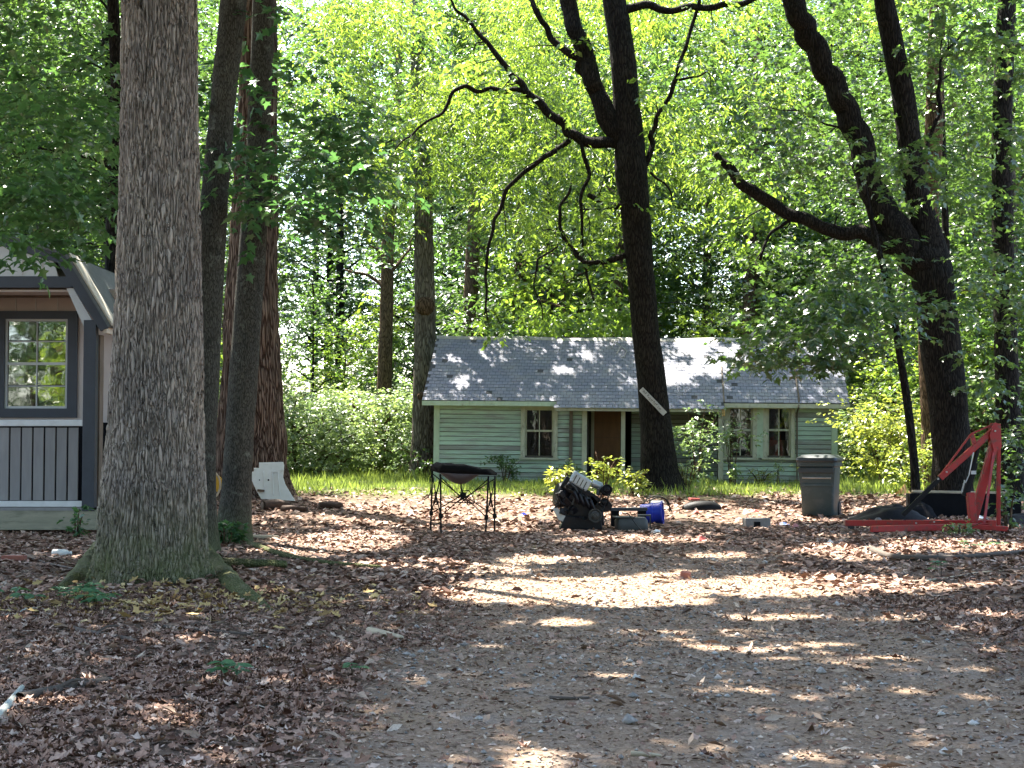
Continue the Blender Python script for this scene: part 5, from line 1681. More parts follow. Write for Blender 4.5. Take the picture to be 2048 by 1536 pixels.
# ------------------------------------------------------------------ engine hoist
M['red'] = mat('hoist_red', (0.36, 0.016, 0.016), (0.27, 0.011, 0.011), 5, 0.42, 0, 0.06, (1, 1, 1), (0.10, 0.04, 0.03), 14, (0.5, 0.66))
M['ram'] = mat('ram_black', (0.006, 0.006, 0.007), (0.010, 0.010, 0.011), 8, 0.55, spec=0.15)
M['steel'] = mat('steel', (0.45, 0.46, 0.47), (0.33, 0.33, 0.33), 12, 0.35, 0.8)
def hoist():
    d = 21.7
    gp = PX(1960, 900, d)
    loc = Vector((gp.x, d, g(gp.x, d)))
    root = thing('engine_hoist', 'red shop crane with lowered black boom lying across its legs', 'engine hoist', loc)
    def q(px, py, dy=0.0):
        return PX(px, py, d + dy) - loc
    # legs: two long square tubes fanning towards the tip
    MB().beam(q(1990, 1046, 0.30), q(1690, 1046, 0.52), 0.09, 0.085).build('leg', M['red'], root, bevel=0.006)
    MB().beam(q(1990, 1052, -0.22), q(1742, 1058, -0.42), 0.09, 0.085).build('leg', M['red'], root, bevel=0.006)
    MB().beam(q(1985, 1047, -0.45), q(1985, 1047, 0.5), 0.1, 0.085).build('base_frame', M['red'], root, bevel=0.006)
    MB().beam(q(2016, 1058, -0.48), q(1930, 1052, -0.3), 0.08, 0.07).build('base_arm', M['red'], root, bevel=0.006)
    MB().box(q(1808, 1046, 0.45), (0.03, 0.1, 0.1)).build('leg_sleeve', M['ram'], root)
    # mast: leaning front post, upright back post and rear stay
    MB().beam(q(1943, 1052), q(1992, 872), 0.10, 0.115, (1, 0, 0)).build('mast', M['red'], root, bevel=0.006)
    MB().beam(q(1946, 1048, -0.08), q(1940, 985, -0.08), 0.12, 0.10, (1, 0, 0)).build('mast_foot', M['red'], root, bevel=0.006)
    MB().beam(q(1997, 1050, 0.12), q(1997, 880, 0.03), 0.045, 0.05, (1, 0, 0)).build('rear_stay', M['red'], root, bevel=0.004)
    MB().beam(q(1968, 1048, -0.25), q(1988, 900, -0.05), 0.02, 0.035, (1, 0, 0)).build('side_stay', M['red'], root)
    MB().beam(q(1968, 1048, 0.3), q(1988, 900, 0.06), 0.02, 0.035, (1, 0, 0)).build('side_stay', M['red'], root)
    for dy in (-0.07, 0.07):
        MB().prism([q(1984, 846, 0), q(1998, 848, 0), q(2000, 895, 0), q(1985, 905, 0), q(1976, 870, 0)], (0, dy - 0.006, 0), (0, dy + 0.006, 0)).build('head_plate', M['red'], root)
    # boom with its truss strut and black extension
    MB().beam(q(1990, 858), q(1880, 956), 0.085, 0.085).build('boom', M['red'], root, bevel=0.006)
    MB().beam(q(1992, 846), q(1942, 868), 0.035, 0.022).build('boom_strut', M['red'], root)
    MB().beam(q(1942, 868), q(1884, 946), 0.035, 0.022).build('boom_strut', M['red'], root)
    MB().beam(q(1943, 869), q(1950, 890), 0.05, 0.06).build('strut_post', M['red'], root)
    MB().beam(q(1884, 952), q(1806, 1030), 0.062, 0.062).build('boom_extension', M['ram'], root, bevel=0.005)
    # hydraulic ram
    MB().tube([q(1931, 992, -0.01), q(1949, 925, -0.01)], 0.055, 14).build('ram_cylinder', M['ram'], root, 'auto')
    MB().tube([q(1949, 925, -0.01), q(1956, 895, -0.01)], 0.03, 12).build('ram_rod', M['ram'], root, 'auto')
    MB().box(q(1947, 945, -0.07), (0.07, 0.02, 0.05)).build('ram_label', M['shed_gable'], root)
    MB().tube([q(1947, 905, -0.09), q(1938, 950, -0.09), q(1931, 966, -0.09)], 0.008, 6).build('pump_handle', M['steel'], root)
    ch = MB()
    for k in range(8):
        p = q(1929 - 0.8 * k, 962 + 3.2 * k, -0.1)
        ch.box(p, (0.02, 0.012, 0.03), (0, 0.4 * (k % 2), 0.8 * (k % 2)))
    ch.build('chain', M['steel'], root)
    for (px, py, dy) in ((1702, 1056, 0.5), (1752, 1064, -0.42), (1985, 1058, 0.48), (2008, 1066, -0.46), (1940, 1062, -0.3)):
        p = q(px, py, dy)
        w = MB().lathe([(0.02, -0.022), (0.045, -0.02), (0.045, 0.02), (0.02, 0.022)], (p.x, p.y, 0.046), (0, 1, 0), 14)
        w.build('caster', M['tyre'], root, 'auto')
    for px, py in ((1868, 1044), (1832, 1046), (1876, 958), (1893, 944), (1990, 862), (1945, 1044)):
        p = q(px, py, -0.075 if py < 1000 else 0.25)
        MB().lathe([(0.014, 0), (0.014, -0.02)], p, (0, 1, 0), 6).build('bolt', M['steel'], root)
hoist()

# ------------------------------------------------------------------ the engine on the ground
M['iron'] = mat('engine_iron', (0.007, 0.008, 0.012), (0.004, 0.004, 0.006), 9, 0.35, 0.0, 0.5, (1, 1, 1), (0.015, 0.013, 0.010), 7, (0.55, 0.75), spec=0.22)
M['alu'] = mat('engine_aluminium', (0.48, 0.52, 0.54), (0.34, 0.37, 0.38), 8, 0.4, 0.55, 0.2)
M['rubber'] = mat('rubber_hose', (0.008, 0.008, 0.008), (0.005, 0.005, 0.005), 6, 0.5, spec=0.4)
M['dullmetal'] = mat('dull_metal', (0.06, 0.058, 0.05), (0.035, 0.033, 0.03), 10, 0.5, 0.3)
def engine():
    d = 22.6
    gp = PX(1165, 900, d)
    loc = Vector((gp.x, d, g(gp.x, d)))
    root = thing('car_engine', 'greasy black car engine with silver valve cover and pulleys', 'engine', loc)
    def q(px, py, dy=0.0):
        return PX(px, py, d + dy) - loc
    s = 1 / F * d
    MB().prism([q(1122, 1052), q(1128, 1008), q(1140, 985), q(1186, 990), q(1204, 1012), q(1208, 1050)], (0, -0.2, 0), (0, 0.28, 0)).build('block', M['iron'], root, bevel=0.02)
    MB().prism([q(1118, 1056), q(1130, 1030), q(1200, 1034), q(1204, 1058)], (0, -0.24, 0), (0, 0.24, 0)).build('oil_pan', M['iron'], root, bevel=0.015)
    ax = (q(1186, 975) - q(1150, 950)).normalized()
    up = Vector((ax.z, 0, -ax.x)) * -1
    hd = MB()
    hd.beam(q(1126, 962, -0.05), q(1194, 1008, -0.05), 0.30, 0.20)
    hd.build('cylinder_head', M['iron'], root, bevel=0.02)
    MB().beam(q(1143, 951, -0.1), q(1178, 973, -0.1), 0.24, 0.19).build('valve_cover', M['alu'], root, bevel=0.025)
    for k in range(4):
        c = q(1150, 957, -0.223).lerp(q(1170, 970, -0.223), k / 3)
        MB().box(c, (0.014, 0.01, 0.11), (0, 0.5, 0)).build('cover_rib', M['dullmetal'], root)
    MB().lathe([(0.028, -0.03), (0.032, 0.0), (0.032, 0.02)], q(1178, 963, -0.18), (0, 1, 0), 12).build('filler_cap', M['alu'], root, 'auto')
    MB().lathe([(0.05, -0.05), (0.062, -0.04), (0.06, 0.1), (0.03, 0.12)], q(1190, 968, -0.05), (1, 0, -0.4), 14).build('throttle_body', M['alu'], root, 'auto')
    def pulley(px, py, r, dy, m='dullmetal'):
        p = q(px, py, dy)
        o = MB().lathe([(r * 0.3, -0.045), (r * 0.32, -0.03), (r * 0.72, -0.02), (r * 0.86, -0.045), (r, -0.045), (r, -0.02), (r * 0.93, -0.012), (r, 0.0), (r, 0.02), (r * 0.5, 0.03)], p, (0, 1, 0), 26).build('pulley', M[m], root, 'auto')
    pulley(1190, 1031, 13.5 * s, -0.30)
    pulley(1214, 979, 10.5 * s, -0.22, 'iron')
    pulley(1209, 1005, 9.0 * s, -0.2, 'iron')
    MB().lathe([(0.06, -0.12), (0.082, -0.1), (0.082, 0.1), (0.05, 0.12)], q(1211, 981, -0.05), (0, 1, 0), 16).build('alternator', M['iron'], root, 'auto')
    MB().prism([q(1196, 1012), q(1214, 998), q(1224, 1010), q(1220, 1020), q(1200, 1026)], (0, -0.17, 0), (0, -0.1, 0)).build('belt_guard', M['iron'], root, bevel=0.01)
    # bell housing and wiring at the rear
    MB().lathe([(0.05, -0.1), (0.17, -0.08), (0.2, 0.0), (0.16, 0.1)], q(1122, 990, -0.02), (1, 0.25, -0.2), 18).build('bell_housing', M['iron'], root, 'auto')
    MB().prism([q(1104, 1016), q(1114, 1014), q(1134, 1034), q(1126, 1042), q(1116, 1038)], (0, -0.22, 0), (0, -0.19, 0)).build('bracket', M['alu'], root)
    MB().beam(q(1122, 1042, -0.2), q(1132, 1052, -0.2), 0.03, 0.03).build('bracket', M['dullmetal'], root)
    mn = [[(1140, 966), (1150, 975), (1156, 985), (1150, 995), (1144, 1010)], [(1158, 990), (1168, 992), (1178, 998), (1184, 1006)], [(1168, 978), (1162, 986), (1156, 990)]]
    for k, pl in enumerate(mn):
        MB().tube([q(a, b, -0.24) for a, b in pl], 0.02 if k == 1 else 0.013, 8).build('hose', M['dullmetal'] if k != 2 else M['rubber'], root, 'auto')
    r = random.Random(3)
    for k in range(9):
        a = q(1112 + r.uniform(0, 30), 960 + r.uniform(0, 50), -0.15 + r.uniform(-0.1, 0.05))
        b = a + Vector((r.uniform(-0.15, 0.18), r.uniform(-0.06, 0.06), r.uniform(-0.2, 0.06)))
        c = (a + b) / 2 + Vector((r.uniform(-0.08, 0.08), -0.08, r.uniform(-0.03, 0.12)))
        MB().tube([a, a.lerp(c, 0.6), c, c.lerp(b, 0.6), b], 0.011 + 0.008 * r.random(), 6).build('wire_loom', M['rubber'], root, 'auto')
    for k in range(5):
        p = q(1118 + r.uniform(0, 30), 965 + r.uniform(0, 60), -0.2)
        MB().box(p, (0.09 + 0.05 * r.random(), 0.09, 0.07 + 0.05 * r.random()), (r.random(), r.random(), r.random())).build('accessory', M['iron'], root, bevel=0.012)
    for k in range(4):
        a = q(1146 + 11 * k, 978 + 6 * k, -0.2)
        MB().tube([a, a + Vector((0.02, -0.09, -0.05)), a + Vector((0.05, -0.1, -0.13)), a + Vector((0.09, -0.05, -0.2))], [0.026, 0.028, 0.028, 0.03], 8).build('manifold_runner', M['iron'], root, 'auto')
    for k in range(6):
        p = q(1130 + 13 * k, 1030 + r.uniform(-6, 12), -0.22)
        MB().lathe([(0.03, -0.03), (0.034, 0), (0.02, 0.03)], p, (r.uniform(-.3, .3), 1, r.uniform(-.3, .3)), 10).build('plug_boss', M['iron'], root, 'auto')
    MB().tube([q(1186, 1040, -0.3), q(1205, 1022, -0.26), q(1214, 1000, -0.22), q(1222, 985, -0.22), q(1214, 970, -0.22), q(1205, 980, -0.22), q(1200, 1002, -0.24), q(1180, 1022, -0.3)], 0.009, 6).build('drive_belt', M['rubber'], root, True)
    MB().lathe([(0.028, 0), (0.033, 0.02), (0.033, 0.09), (0.02, 0.1)], q(1196, 990, -0.2), (0.2, 0.4, 1), 12).build('oil_filter', M['red'] if False else M['dullmetal'], root, 'auto')
engine()

# ------------------------------------------------------------------ folding camp table
M['pole'] = mat('pole_black', (0.005, 0.006, 0.0055), (0.008, 0.009, 0.008), 6, 0.6, spec=0.1)
M['padding'] = mat('padding', (0.004, 0.004, 0.004), (0.006, 0.006, 0.006), 10, 0.95, spec=0.1)
M['sling'] = mat('sling', (0.07, 0.06, 0.063), (0.055, 0.048, 0.05), 12, 0.9)
def camp_table():
    d = 21.8
    gp = PX(925, 900, d)
    loc = Vector((gp.x, d, g(gp.x, d)))
    root = thing('camp_table', 'folding camp table with sagging cloth top and thin black legs', 'table', loc)
    def q(px, py, dy=0.0):
        return PX(px, py, d + dy) - loc
    tops = {'fl': q(881, 948, -0.30), 'bl': q(865, 942, 0.30), 'fr': q(977, 952, -0.32), 'br': q(990, 952, 0.28)}
    feet = {'fl': q(882, 1061, -0.30), 'bl': q(861, 1056, 0.30), 'fr': q(971, 1070, -0.32), 'br': q(989, 1066, 0.28)}
    knees = {}
    for k in tops:
        f = feet[k].copy()
        f.z = min(f.z, 0.0)
        MB().tube([f, tops[k]], 0.0135, 8).build('leg', M['pole'], root, 'auto')
        kn_ = f.lerp(tops[k], 0.3)
        knees[k] = kn_
        MB().lathe([(0.024, -0.035), (0.03, -0.02), (0.03, 0.02), (0.024, 0.035)], kn_, tops[k] - f, 10).build('leg_slider', M['pole'], root, 'auto')
        MB().lathe([(0.03, 0), (0.024, 0.03)], f + Vector((0, 0, 0.0)), (0, 0, 1), 10).build('foot', M['pole'], root)
    def brace(a, b):
        MB().tube([a, b], 0.009, 6).build('brace', M['pole'], root)
    for a, b in (('fl', 'fr'), ('bl', 'br'), ('fl', 'bl'), ('fr', 'br')):
        brace(tops[a] - Vector((0, 0, 0.04)), knees[a].lerp(knees[b], 0.62) + Vector((0, 0, 0.16)))
        brace(tops[b] - Vector((0, 0, 0.04)), knees[b].lerp(knees[a], 0.62) + Vector((0, 0, 0.16)))
        brace(knees[a], knees[a].lerp(knees[b], 0.56) + Vector((0, 0, 0.33)))
        brace(knees[b], knees[b].lerp(knees[a], 0.56) + Vector((0, 0, 0.33)))
    brace(q(889, 1004, -0.1), q(962, 1006, -0.1))
    c0 = q(926, 990, 0)
    MB().tube([q(922, 955), q(922, 975), c0], 0.012, 8).build('centre_strap', M['pole'], root)
    MB().lathe([(0.03, -0.02), (0.045, 0), (0.03, 0.02)], c0, (0, 1, 0), 12).build('hub', M['pole'], root)
    MB().tube([q(918, 997, -0.1), q(924, 982, -0.1), q(938, 981, -0.1), q(945, 992, -0.1), q(950, 1004, -0.1)], 0.008, 6).build('carry_loop', M['pole'], root)
    # sagging sling and lumpy folded padding on top
    n = 14
    vs, fs = [], []
    for i in range(n + 1):
        for j in range(n + 1):
            u, v = i / n, j / n
            a = tops['fl'].lerp(tops['fr'], u)
            b = tops['bl'].lerp(tops['br'], u)
            p = a.lerp(b, v)
            sag = 0.16 * max(0, math.sin(math.pi * min(1, max(0, (u - 0.05) / 0.72)))) * math.sin(math.pi * v) ** 0.5
            vs.append(p + Vector((0, 0, 0.012 - sag)))
    for i in range(n):
        for j in range(n):
            k = i * (n + 1) + j
            fs.append((k, k + 1, k + n + 2, k + n + 1))
    o = MB().add(vs, fs).build('sling', M['sling'], root, True)
    m = o.modifiers.new('thick', 'SOLIDIFY')
    m.thickness = 0.008
    rings = []
    for i in range(15):
        u = i / 14
        a = tops['fl'].lerp(tops['fr'], u * 1.06 - 0.03)
        b = tops['bl'].lerp(tops['br'], u * 1.06 - 0.03)
        h = 0.115 if u < 0.55 else (0.115 - 0.17 * (u - 0.55) if u < 0.85 else 0.075)
        if i in (0, 14):
            h *= 0.55
        h += 0.004 * math.sin(i * 2.1)
        ring = []
        for k in range(10):
            t = 2 * math.pi * k / 10
            c = a.lerp(b, 0.5)
            wdt = (b - a) * 0.54
            ring.append(c + wdt * (abs(math.cos(t)) ** 0.4) * (1 if math.cos(t) > 0 else -1) + Vector((0, 0, 0.015 + h * 0.5 + (h * 0.6) * (abs(math.sin(t)) ** 0.5) * (1 if math.sin(t) > 0 else -1))))
        rings.append(ring)
    MB().loft(rings).build('padded_top', M['padding'], root, True)
    MB().tube([q(864, 945, -0.1), q(860, 962, -0.1), q(861, 985, -0.1), q(857, 993, -0.1), q(848, 1000, -0.1)], 0.008, 6).build('hanging_strap', M['pole'], root)
camp_table()

# ------------------------------------------------------------------ blue tub, panels and other junk beside the engine
M['blue'] = mat('blue_plastic', (0.012, 0.035, 0.42), (0.01, 0.028, 0.34), 5, 0.38, 0, 0.06)
M['blue_light'] = mat('blue_rim', (0.25, 0.33, 0.62), (0.18, 0.25, 0.55), 6, 0.4)
M['greyplastic'] = mat('grey_plastic', (0.05, 0.053, 0.05), (0.036, 0.038, 0.036), 6, 0.6)
M['white'] = mat('white_plastic', (0.66, 0.67, 0.63), (0.56, 0.57, 0.53), 4, 0.5, 0, 0.06, (1, 1, 1), (0.42, 0.39, 0.32), 5, (0.58, 0.75))
M['scrap_red'] = mat('scrap_red', (0.42, 0.07, 0.05), (0.3, 0.05, 0.04), 9, 0.6)
M['scrap_pink'] = mat('scrap_pink', (0.5, 0.22, 0.2), (0.4, 0.15, 0.14), 9, 0.7)
M['paper'] = mat('paper', (0.68, 0.70, 0.68), (0.55, 0.56, 0.54), 9, 0.8)
M['tarp'] = mat('black_tarp', (0.005, 0.005, 0.006), (0.008, 0.008, 0.009), 7, 0.55, 0, 0.5, spec=0.12)
M['concrete'] = mat('concrete', (0.22, 0.20, 0.18), (0.15, 0.14, 0.125), 9, 0.9, 0, 0.5)
M['brick'] = mat('brick', (0.33, 0.12, 0.08), (0.24, 0.085, 0.06), 12, 0.9, 0, 0.4)
M['oldlog'] = mat('old_log', (0.075, 0.042, 0.027), (0.035, 0.021, 0.014), 8, 0.9, 0, 0.6, (1, 1, 1))
M['palewood'] = mat('pale_wood', (0.42, 0.35, 0.24), (0.30, 0.25, 0.17), 7, 0.8, 0, 0.3, (0.3, 1, 1))
M['stick'] = mat('stick', (0.09, 0.068, 0.05), (0.05, 0.038, 0.03), 14, 0.9, 0, 0.4)
M['stick_pale'] = mat('stick_pale', (0.42, 0.44, 0.39), (0.28, 0.29, 0.25), 10, 0.85, 0, 0.4)
M['yellow'] = mat('yellow_plastic', (0.62, 0.40, 0.03), (0.5, 0.3, 0.02), 6, 0.45)

def at(px, d):
    p = PX(px, 900, d)
    return Vector((p.x, d, g(p.x, d)))

loc = at(1304, 23.9)
root = thing('blue_tub', 'bright blue plastic tub tipped on its side behind the engine', 'tub', loc, (0, 0, math.radians(-12)))
MB().lathe([(0.13, -0.22), (0.17, -0.215), (0.178, -0.1), (0.19, 0.1), (0.20, 0.17), (0.215, 0.172), (0.215, 0.2), (0.19, 0.2), (0.175, 0.0), (0.15, -0.19)], (0, 0, 0.2), (1, 0, 0.06), 28).build('shell', M['blue'], root, 'auto')
MB().lathe([(0.182, -0.02), (0.192, -0.015), (0.194, 0.02), (0.188, 0.026)], (0, 0, 0.2), (1, 0, 0.06), 28).build('band', M['blue'], root, 'auto')
root.scale = (0.86, 0.86, 0.86)
MB().tube([(0.17, -0.1, 0.37), (0.24, -0.14, 0.25), (0.26, -0.12, 0.1), (0.2, -0.08, 0.03)], 0.006, 6).build('bail_handle', M['steel'], root)

loc = at(1262, 22.5)
root = thing('grey_case', 'flat grey plastic case lying against the engine', 'case', loc, math.radians(6))
MB().loft([rrect(0.42, 0.32, 0.05, 0.0), rrect(0.46, 0.36, 0.06, 0.05), rrect(0.46, 0.36, 0.06, 0.15), rrect(0.40, 0.30, 0.06, 0.20)]).build('shell', M['greyplastic'], root, 'auto')
MB().box((-0.12, -0.03, 0.205), (0.3, 0.3, 0.02)).build('lid_ledge', M['greyplastic'], root, bevel=0.005)
loc = at(1288, 22.9)
root = thing('open_crate', 'small grey open-ended crate between blue tub and grey case', 'crate', loc, math.radians(-5))
for (c_, s_) in (((0, 0, 0.20), (0.2, 0.2, 0.02)), ((0, 0, 0.01), (0.2, 0.2, 0.02)), ((0.09, 0, 0.105), (0.02, 0.2, 0.17)), ((-0.09, 0, 0.105), (0.02, 0.2, 0.17))):
    MB().box(c_, s_).build('side', M['greyplastic'], root)
loc = at(1255, 23.4)
root = thing('dark_plank', 'long dark board resting on the case behind the engine', 'board', loc, math.radians(3))
MB().box((0, 0, 0.27), (0.6, 0.16, 0.05)).build('board', M['shed_dark'], root, bevel=0.004)
for x_ in (-0.2, 0.22):
    MB().box((x_, 0, 0.12), (0.12, 0.14, 0.245)).build('support_block', M['black'], root)
lo = GP(1246, 1010)
cab = MB().tube([(0, 0, 0.28), (0.1, -0.05, 0.26), (0.2, -0.16, 0.12), (0.28, -0.26, 0.02), (0.34, -0.34, 0.015)], 0.009, 6)
o = cab.build('cable', M['rubber'], None, True)
o.location = at(1243, 22.3)
tag(o, 'thin grey cable trailing over the case onto the leaves', 'cable')

# low black bumper shell with red scrap on it, beyond the sign tree
loc = at(1405, 26.5)
root = thing('car_bumper', 'black glossy car bumper lying among brush beside the sign tree', 'car bumper', loc, math.radians(4))
rings = []
for i in range(11):
    t = i / 10 - 0.5
    bow = -0.22 * (1 - (2 * t) ** 2)
    hgt = 0.15 * (1 - 0.5 * abs(2 * t) ** 3)
    ring = []
    for k in range(7):
        a = math.pi * k / 6
        ring.append(Vector((t * 0.66, bow * 0.5 - 0.12 * math.cos(a) + 0.1, 0.06 + hgt * math.sin(a))))
    for k in range(7):
        a = math.pi * (6 - k) / 6
        ring.append(Vector((t * 0.66, bow * 0.5 - 0.10 * math.cos(a) + 0.1, 0.06 + (hgt - 0.02) * math.sin(a) - 0.01)))
    rings.append(ring)
MB().loft(rings).build('shell', M['tarp'], root, 'auto')
MB().box((0.0, -0.03, 0.125), (0.5, 0.012, 0.014), (0.3, 0, 0)).build('trim_strip', M['galv'], root)
loc = at(1388, 26.6)
o = MB().box((0, 0, 0.235), (0.17, 0.14, 0.04), (0, 0.05, 0.2)).build('red_lamp', M['scrap_red'], None, bevel=0.008)
o.location = loc
tag(o, 'flat red tail lamp lying on the black bumper', 'lamp')

# wire brush heap between tub and tree: a bent folding chair frame
loc = at(1312, 26.4)
root = thing('chair_frame', 'bent dark metal chair frame lying at the foot of the sign tree', 'chair frame', loc)
for pl in ([(-0.25, 0, 0.02), (-0.2, 0.05, 0.2), (0.0, 0.05, 0.3), (0.2, 0, 0.22), (0.24, 0, 0.02)], [(-0.22, -0.2, 0.02), (-0.1, -0.18, 0.24), (0.12, -0.16, 0.27), (0.26, -0.2, 0.02)], [(-0.2, 0.05, 0.2), (-0.1, -0.18, 0.24)], [(0.2, 0, 0.22), (0.12, -0.16, 0.27)]):
    P_, R_ = catmull([Vector(p) for p in pl], [0.012] * len(pl), 0.03)
    MB().tube([Vector(p) for p in P_], 0.012, 6).build('tube', M['pole'], root, True)
MB().box((0, -0.07, 0.2), (0.26, 0.2, 0.015), (0.2, 0, 0)).build('seat', M['greyplastic'], root)

# white moulded panel leaning on the shaggy tree
def white_panel():
    d = 28.2
    loc = at(545, d)
    root = thing('white_panel', 'white moulded plastic panel leaning against the shaggy trunk', 'panel', loc)
    def q(px, py, dy=0.0):
        return PX(px, py, d + dy) - loc
    out = [(518, 925), (566, 924), (568, 930), (566, 955), (570, 968), (580, 985), (590, 1002), (522, 998), (512, 980), (503, 960), (501, 944), (508, 943), (508, 936), (518, 936)]
    MB().prism([q(a, b, (985 - b) * 0.004) for a, b in out], (0, 0, 0), (0, 0.03, 0)).build('sheet', M['white'], root, bevel=0.005)
    for (a, b) in (((543, 944), (556, 944)), ((545, 944), (547, 990)), ((556, 944), (560, 992)), ((527, 942), (529, 975))):
        p0, p1 = q(a[0], a[1], (985 - a[1]) * 0.004 - 0.008), q(b[0], b[1], (985 - b[1]) * 0.004 - 0.008)
        MB().beam(p0, p1, 0.014, 0.014).build('rib', M['paper'], root)
    for (a, b, r) in ((537, 960, 0.018), (519, 960, 0.012)):
        MB().lathe([(r, 0), (r, -0.006)], q(a, b, (985 - b) * 0.004 - 0.002), (0, 1, 0), 10).build('hole', M['black'], root)
    MB().box(q(522, 981, 0.0), (0.13, 0.06, 0.04), (0, 0.1, 0)).build('socket', M['oldwood'], root)
white_panel()

# yellow hose reel between the slim trunks
loc = at(432, 28.0)
root = thing('hose_reel', 'yellow hose reel with tan hose between the two slender trunks', 'hose reel', loc)
MB().lathe([(0.05, -0.08), (0.17, -0.07), (0.17, -0.05), (0.06, -0.045), (0.06, 0.045), (0.17, 0.05), (0.17, 0.07), (0.05, 0.08)], (-0.05, 0, 0.42), (0.2, 1, 0), 18).build('drum', M['yellow'], root, 'auto')
P_, R_ = catmull([Vector(p) for p in ((-0.15, -0.15, 0.62), (-0.02, -0.18, 0.66), (0.1, -0.16, 0.5), (0.1, -0.16, 0.3), (0.0, -0.18, 0.16), (-0.15, -0.16, 0.18))], [0.018] * 6, 0.04)
MB().tube([Vector(p) for p in P_], 0.02, 8).build('hose', M['palewood'], root, True)
for x_ in (-0.2, 0.1):
    MB().beam((x_, 0, 0), (-0.05, 0, 0.42), 0.03, 0.03).build('stand_leg', M['oldwood'], root)

# lumps of root and log by the shaggy tree
def log(label, px, d, L, r, rz, m='oldlog', tiltz=0.0, name='log', cat='log', bend=0.1):
    loc = at(px, d)
    root = thing(name, label, cat, loc, rz)
    pts = [Vector((-L / 2, 0, r * 0.8)), Vector((-L / 6, bend * L * 0.3, r * 0.85)), Vector((L / 5, -bend * L * 0.2, r * 0.9 + tiltz * 0.4)), Vector((L / 2, 0, r * 0.8 + tiltz))]
    stem_obj('trunk', [stem(pts, [r, r * 1.05, r * 0.95, r * 0.8], 16, max(0.03, r * 0.5), 0.34, seed=px * 0.1, fine=0.1)], M[m], root)
    MB().lathe([(r * 0.85, 0), (r * 0.8, 0.01), (r * 0.4, 0.015)], pts[0], pts[0] - pts[1], 12).build('cut_end', M['palewood'] if m != 'oldlog' else M['oldwood'], root)
log('short dark charred log lying on the leaves near shaggy tree', 662, 27.6, 0.42, 0.07, 0.2)
log('reddish rotten root lump in front of white panel', 552, 27.5, 0.5, 0.09, 0.5, 'oldlog')
log('rotten brown log below the white panel', 590, 27.0, 0.55, 0.055, -0.5, 'oldlog')
log('pale flat split log on the leaves behind the dark slender tree', 520, 20.0, 0.5, 0.035, 0.1, 'palewood')
log('mossy grey log lying close behind the massive oak', 490, 15.6, 0.9, 0.05, -0.15, 'bark_oak2')

# black tarp heap, timber and rubbish behind the hoist
def tarp_heap(label, px, d, L, W, H, seed, m='tarp', name='tarp'):
    r = np.random.default_rng(seed)
    n, k = 26, 16
    u, v = np.meshgrid(np.linspace(-1, 1, n), np.linspace(-1, 1, k), indexing='ij')
    loc = at(px, d)
    prof = np.clip(1 - np.abs(u) ** 2.2, 0, 1) * np.clip(1 - np.abs(v) ** 2.5, 0, 1)
    z = H * prof * (0.7 + 0.35 * (u * 0.8 + 0.3)) * (1 + 0.25 * vnoise(u * 3 + seed, v * 3, seed)) + 0.03 * H * vnoise(u * 9, v * 9 + seed) * (prof > 0.02)
    V = np.stack([u * L / 2 * (1 + 0.06 * vnoise(v * 4, u * 0, seed)), v * W / 2, z - 0.01], -1).reshape(-1, 3)
    i = (np.arange(n - 1)[:, None] * k + np.arange(k - 1)[None]).reshape(-1)
    me = np_mesh(name, V, np.stack([i, i + k, i + k + 1, i + 1], -1), True)
    o = link(name, me, M[m])
    o.location = loc
    tag(o, label, 'tarp')
tarp_heap('crumpled black tarp heaped beside the wheeled bin', 1770, 24.5, 1.4, 0.8, 0.34, 3)
tarp_heap('low black tarp under the hoist mast', 2040, 24.0, 1.0, 0.7, 0.2, 5)
tarp_heap('dark cloth lump behind the lowered boom', 1830, 25.5, 0.7, 0.6, 0.36, 9, 'black', 'cloth')
loc = at(1925, 26.0)
root = thing('timber_stack', 'dark timber baulk with a pale top edge behind the hoist', 'timber', loc, math.radians(-2))
MB().box((0, 0, 0.2), (1.9, 0.3, 0.4)).build('baulk', M['black'], root, bevel=0.01)
MB().box((-0.1, -0.12, 0.43), (1.6, 0.1, 0.035), (0, 0.015, 0)).build('top_batten', M['palewood'], root)
o = MB().loft([rrect(0.05, 0.07, 0.02, 0), rrect(0.12, 0.12, 0.03, 0.04), rrect(0.1, 0.1, 0.03, 0.1), rrect(0.05, 0.05, 0.02, 0.13)]).build('stone', M['concrete'], None, 'auto')
o.location = at(1755, 23.4)
tag(o, 'pale round stone in front of the black tarp', 'stone')
loc = at(1512, 23.3)
root = thing('concrete_block', 'weathered grey block half sunk in the leaves', 'block', loc, 0.15)
MB().box((0, 0, 0.07), (0.40, 0.19, 0.16)).build('body', M['concrete'], root, bevel=0.012)
MB().box((-0.02, -0.09, 0.05), (0.1, 0.03, 0.09)).build('core_hole', M['black'], root)

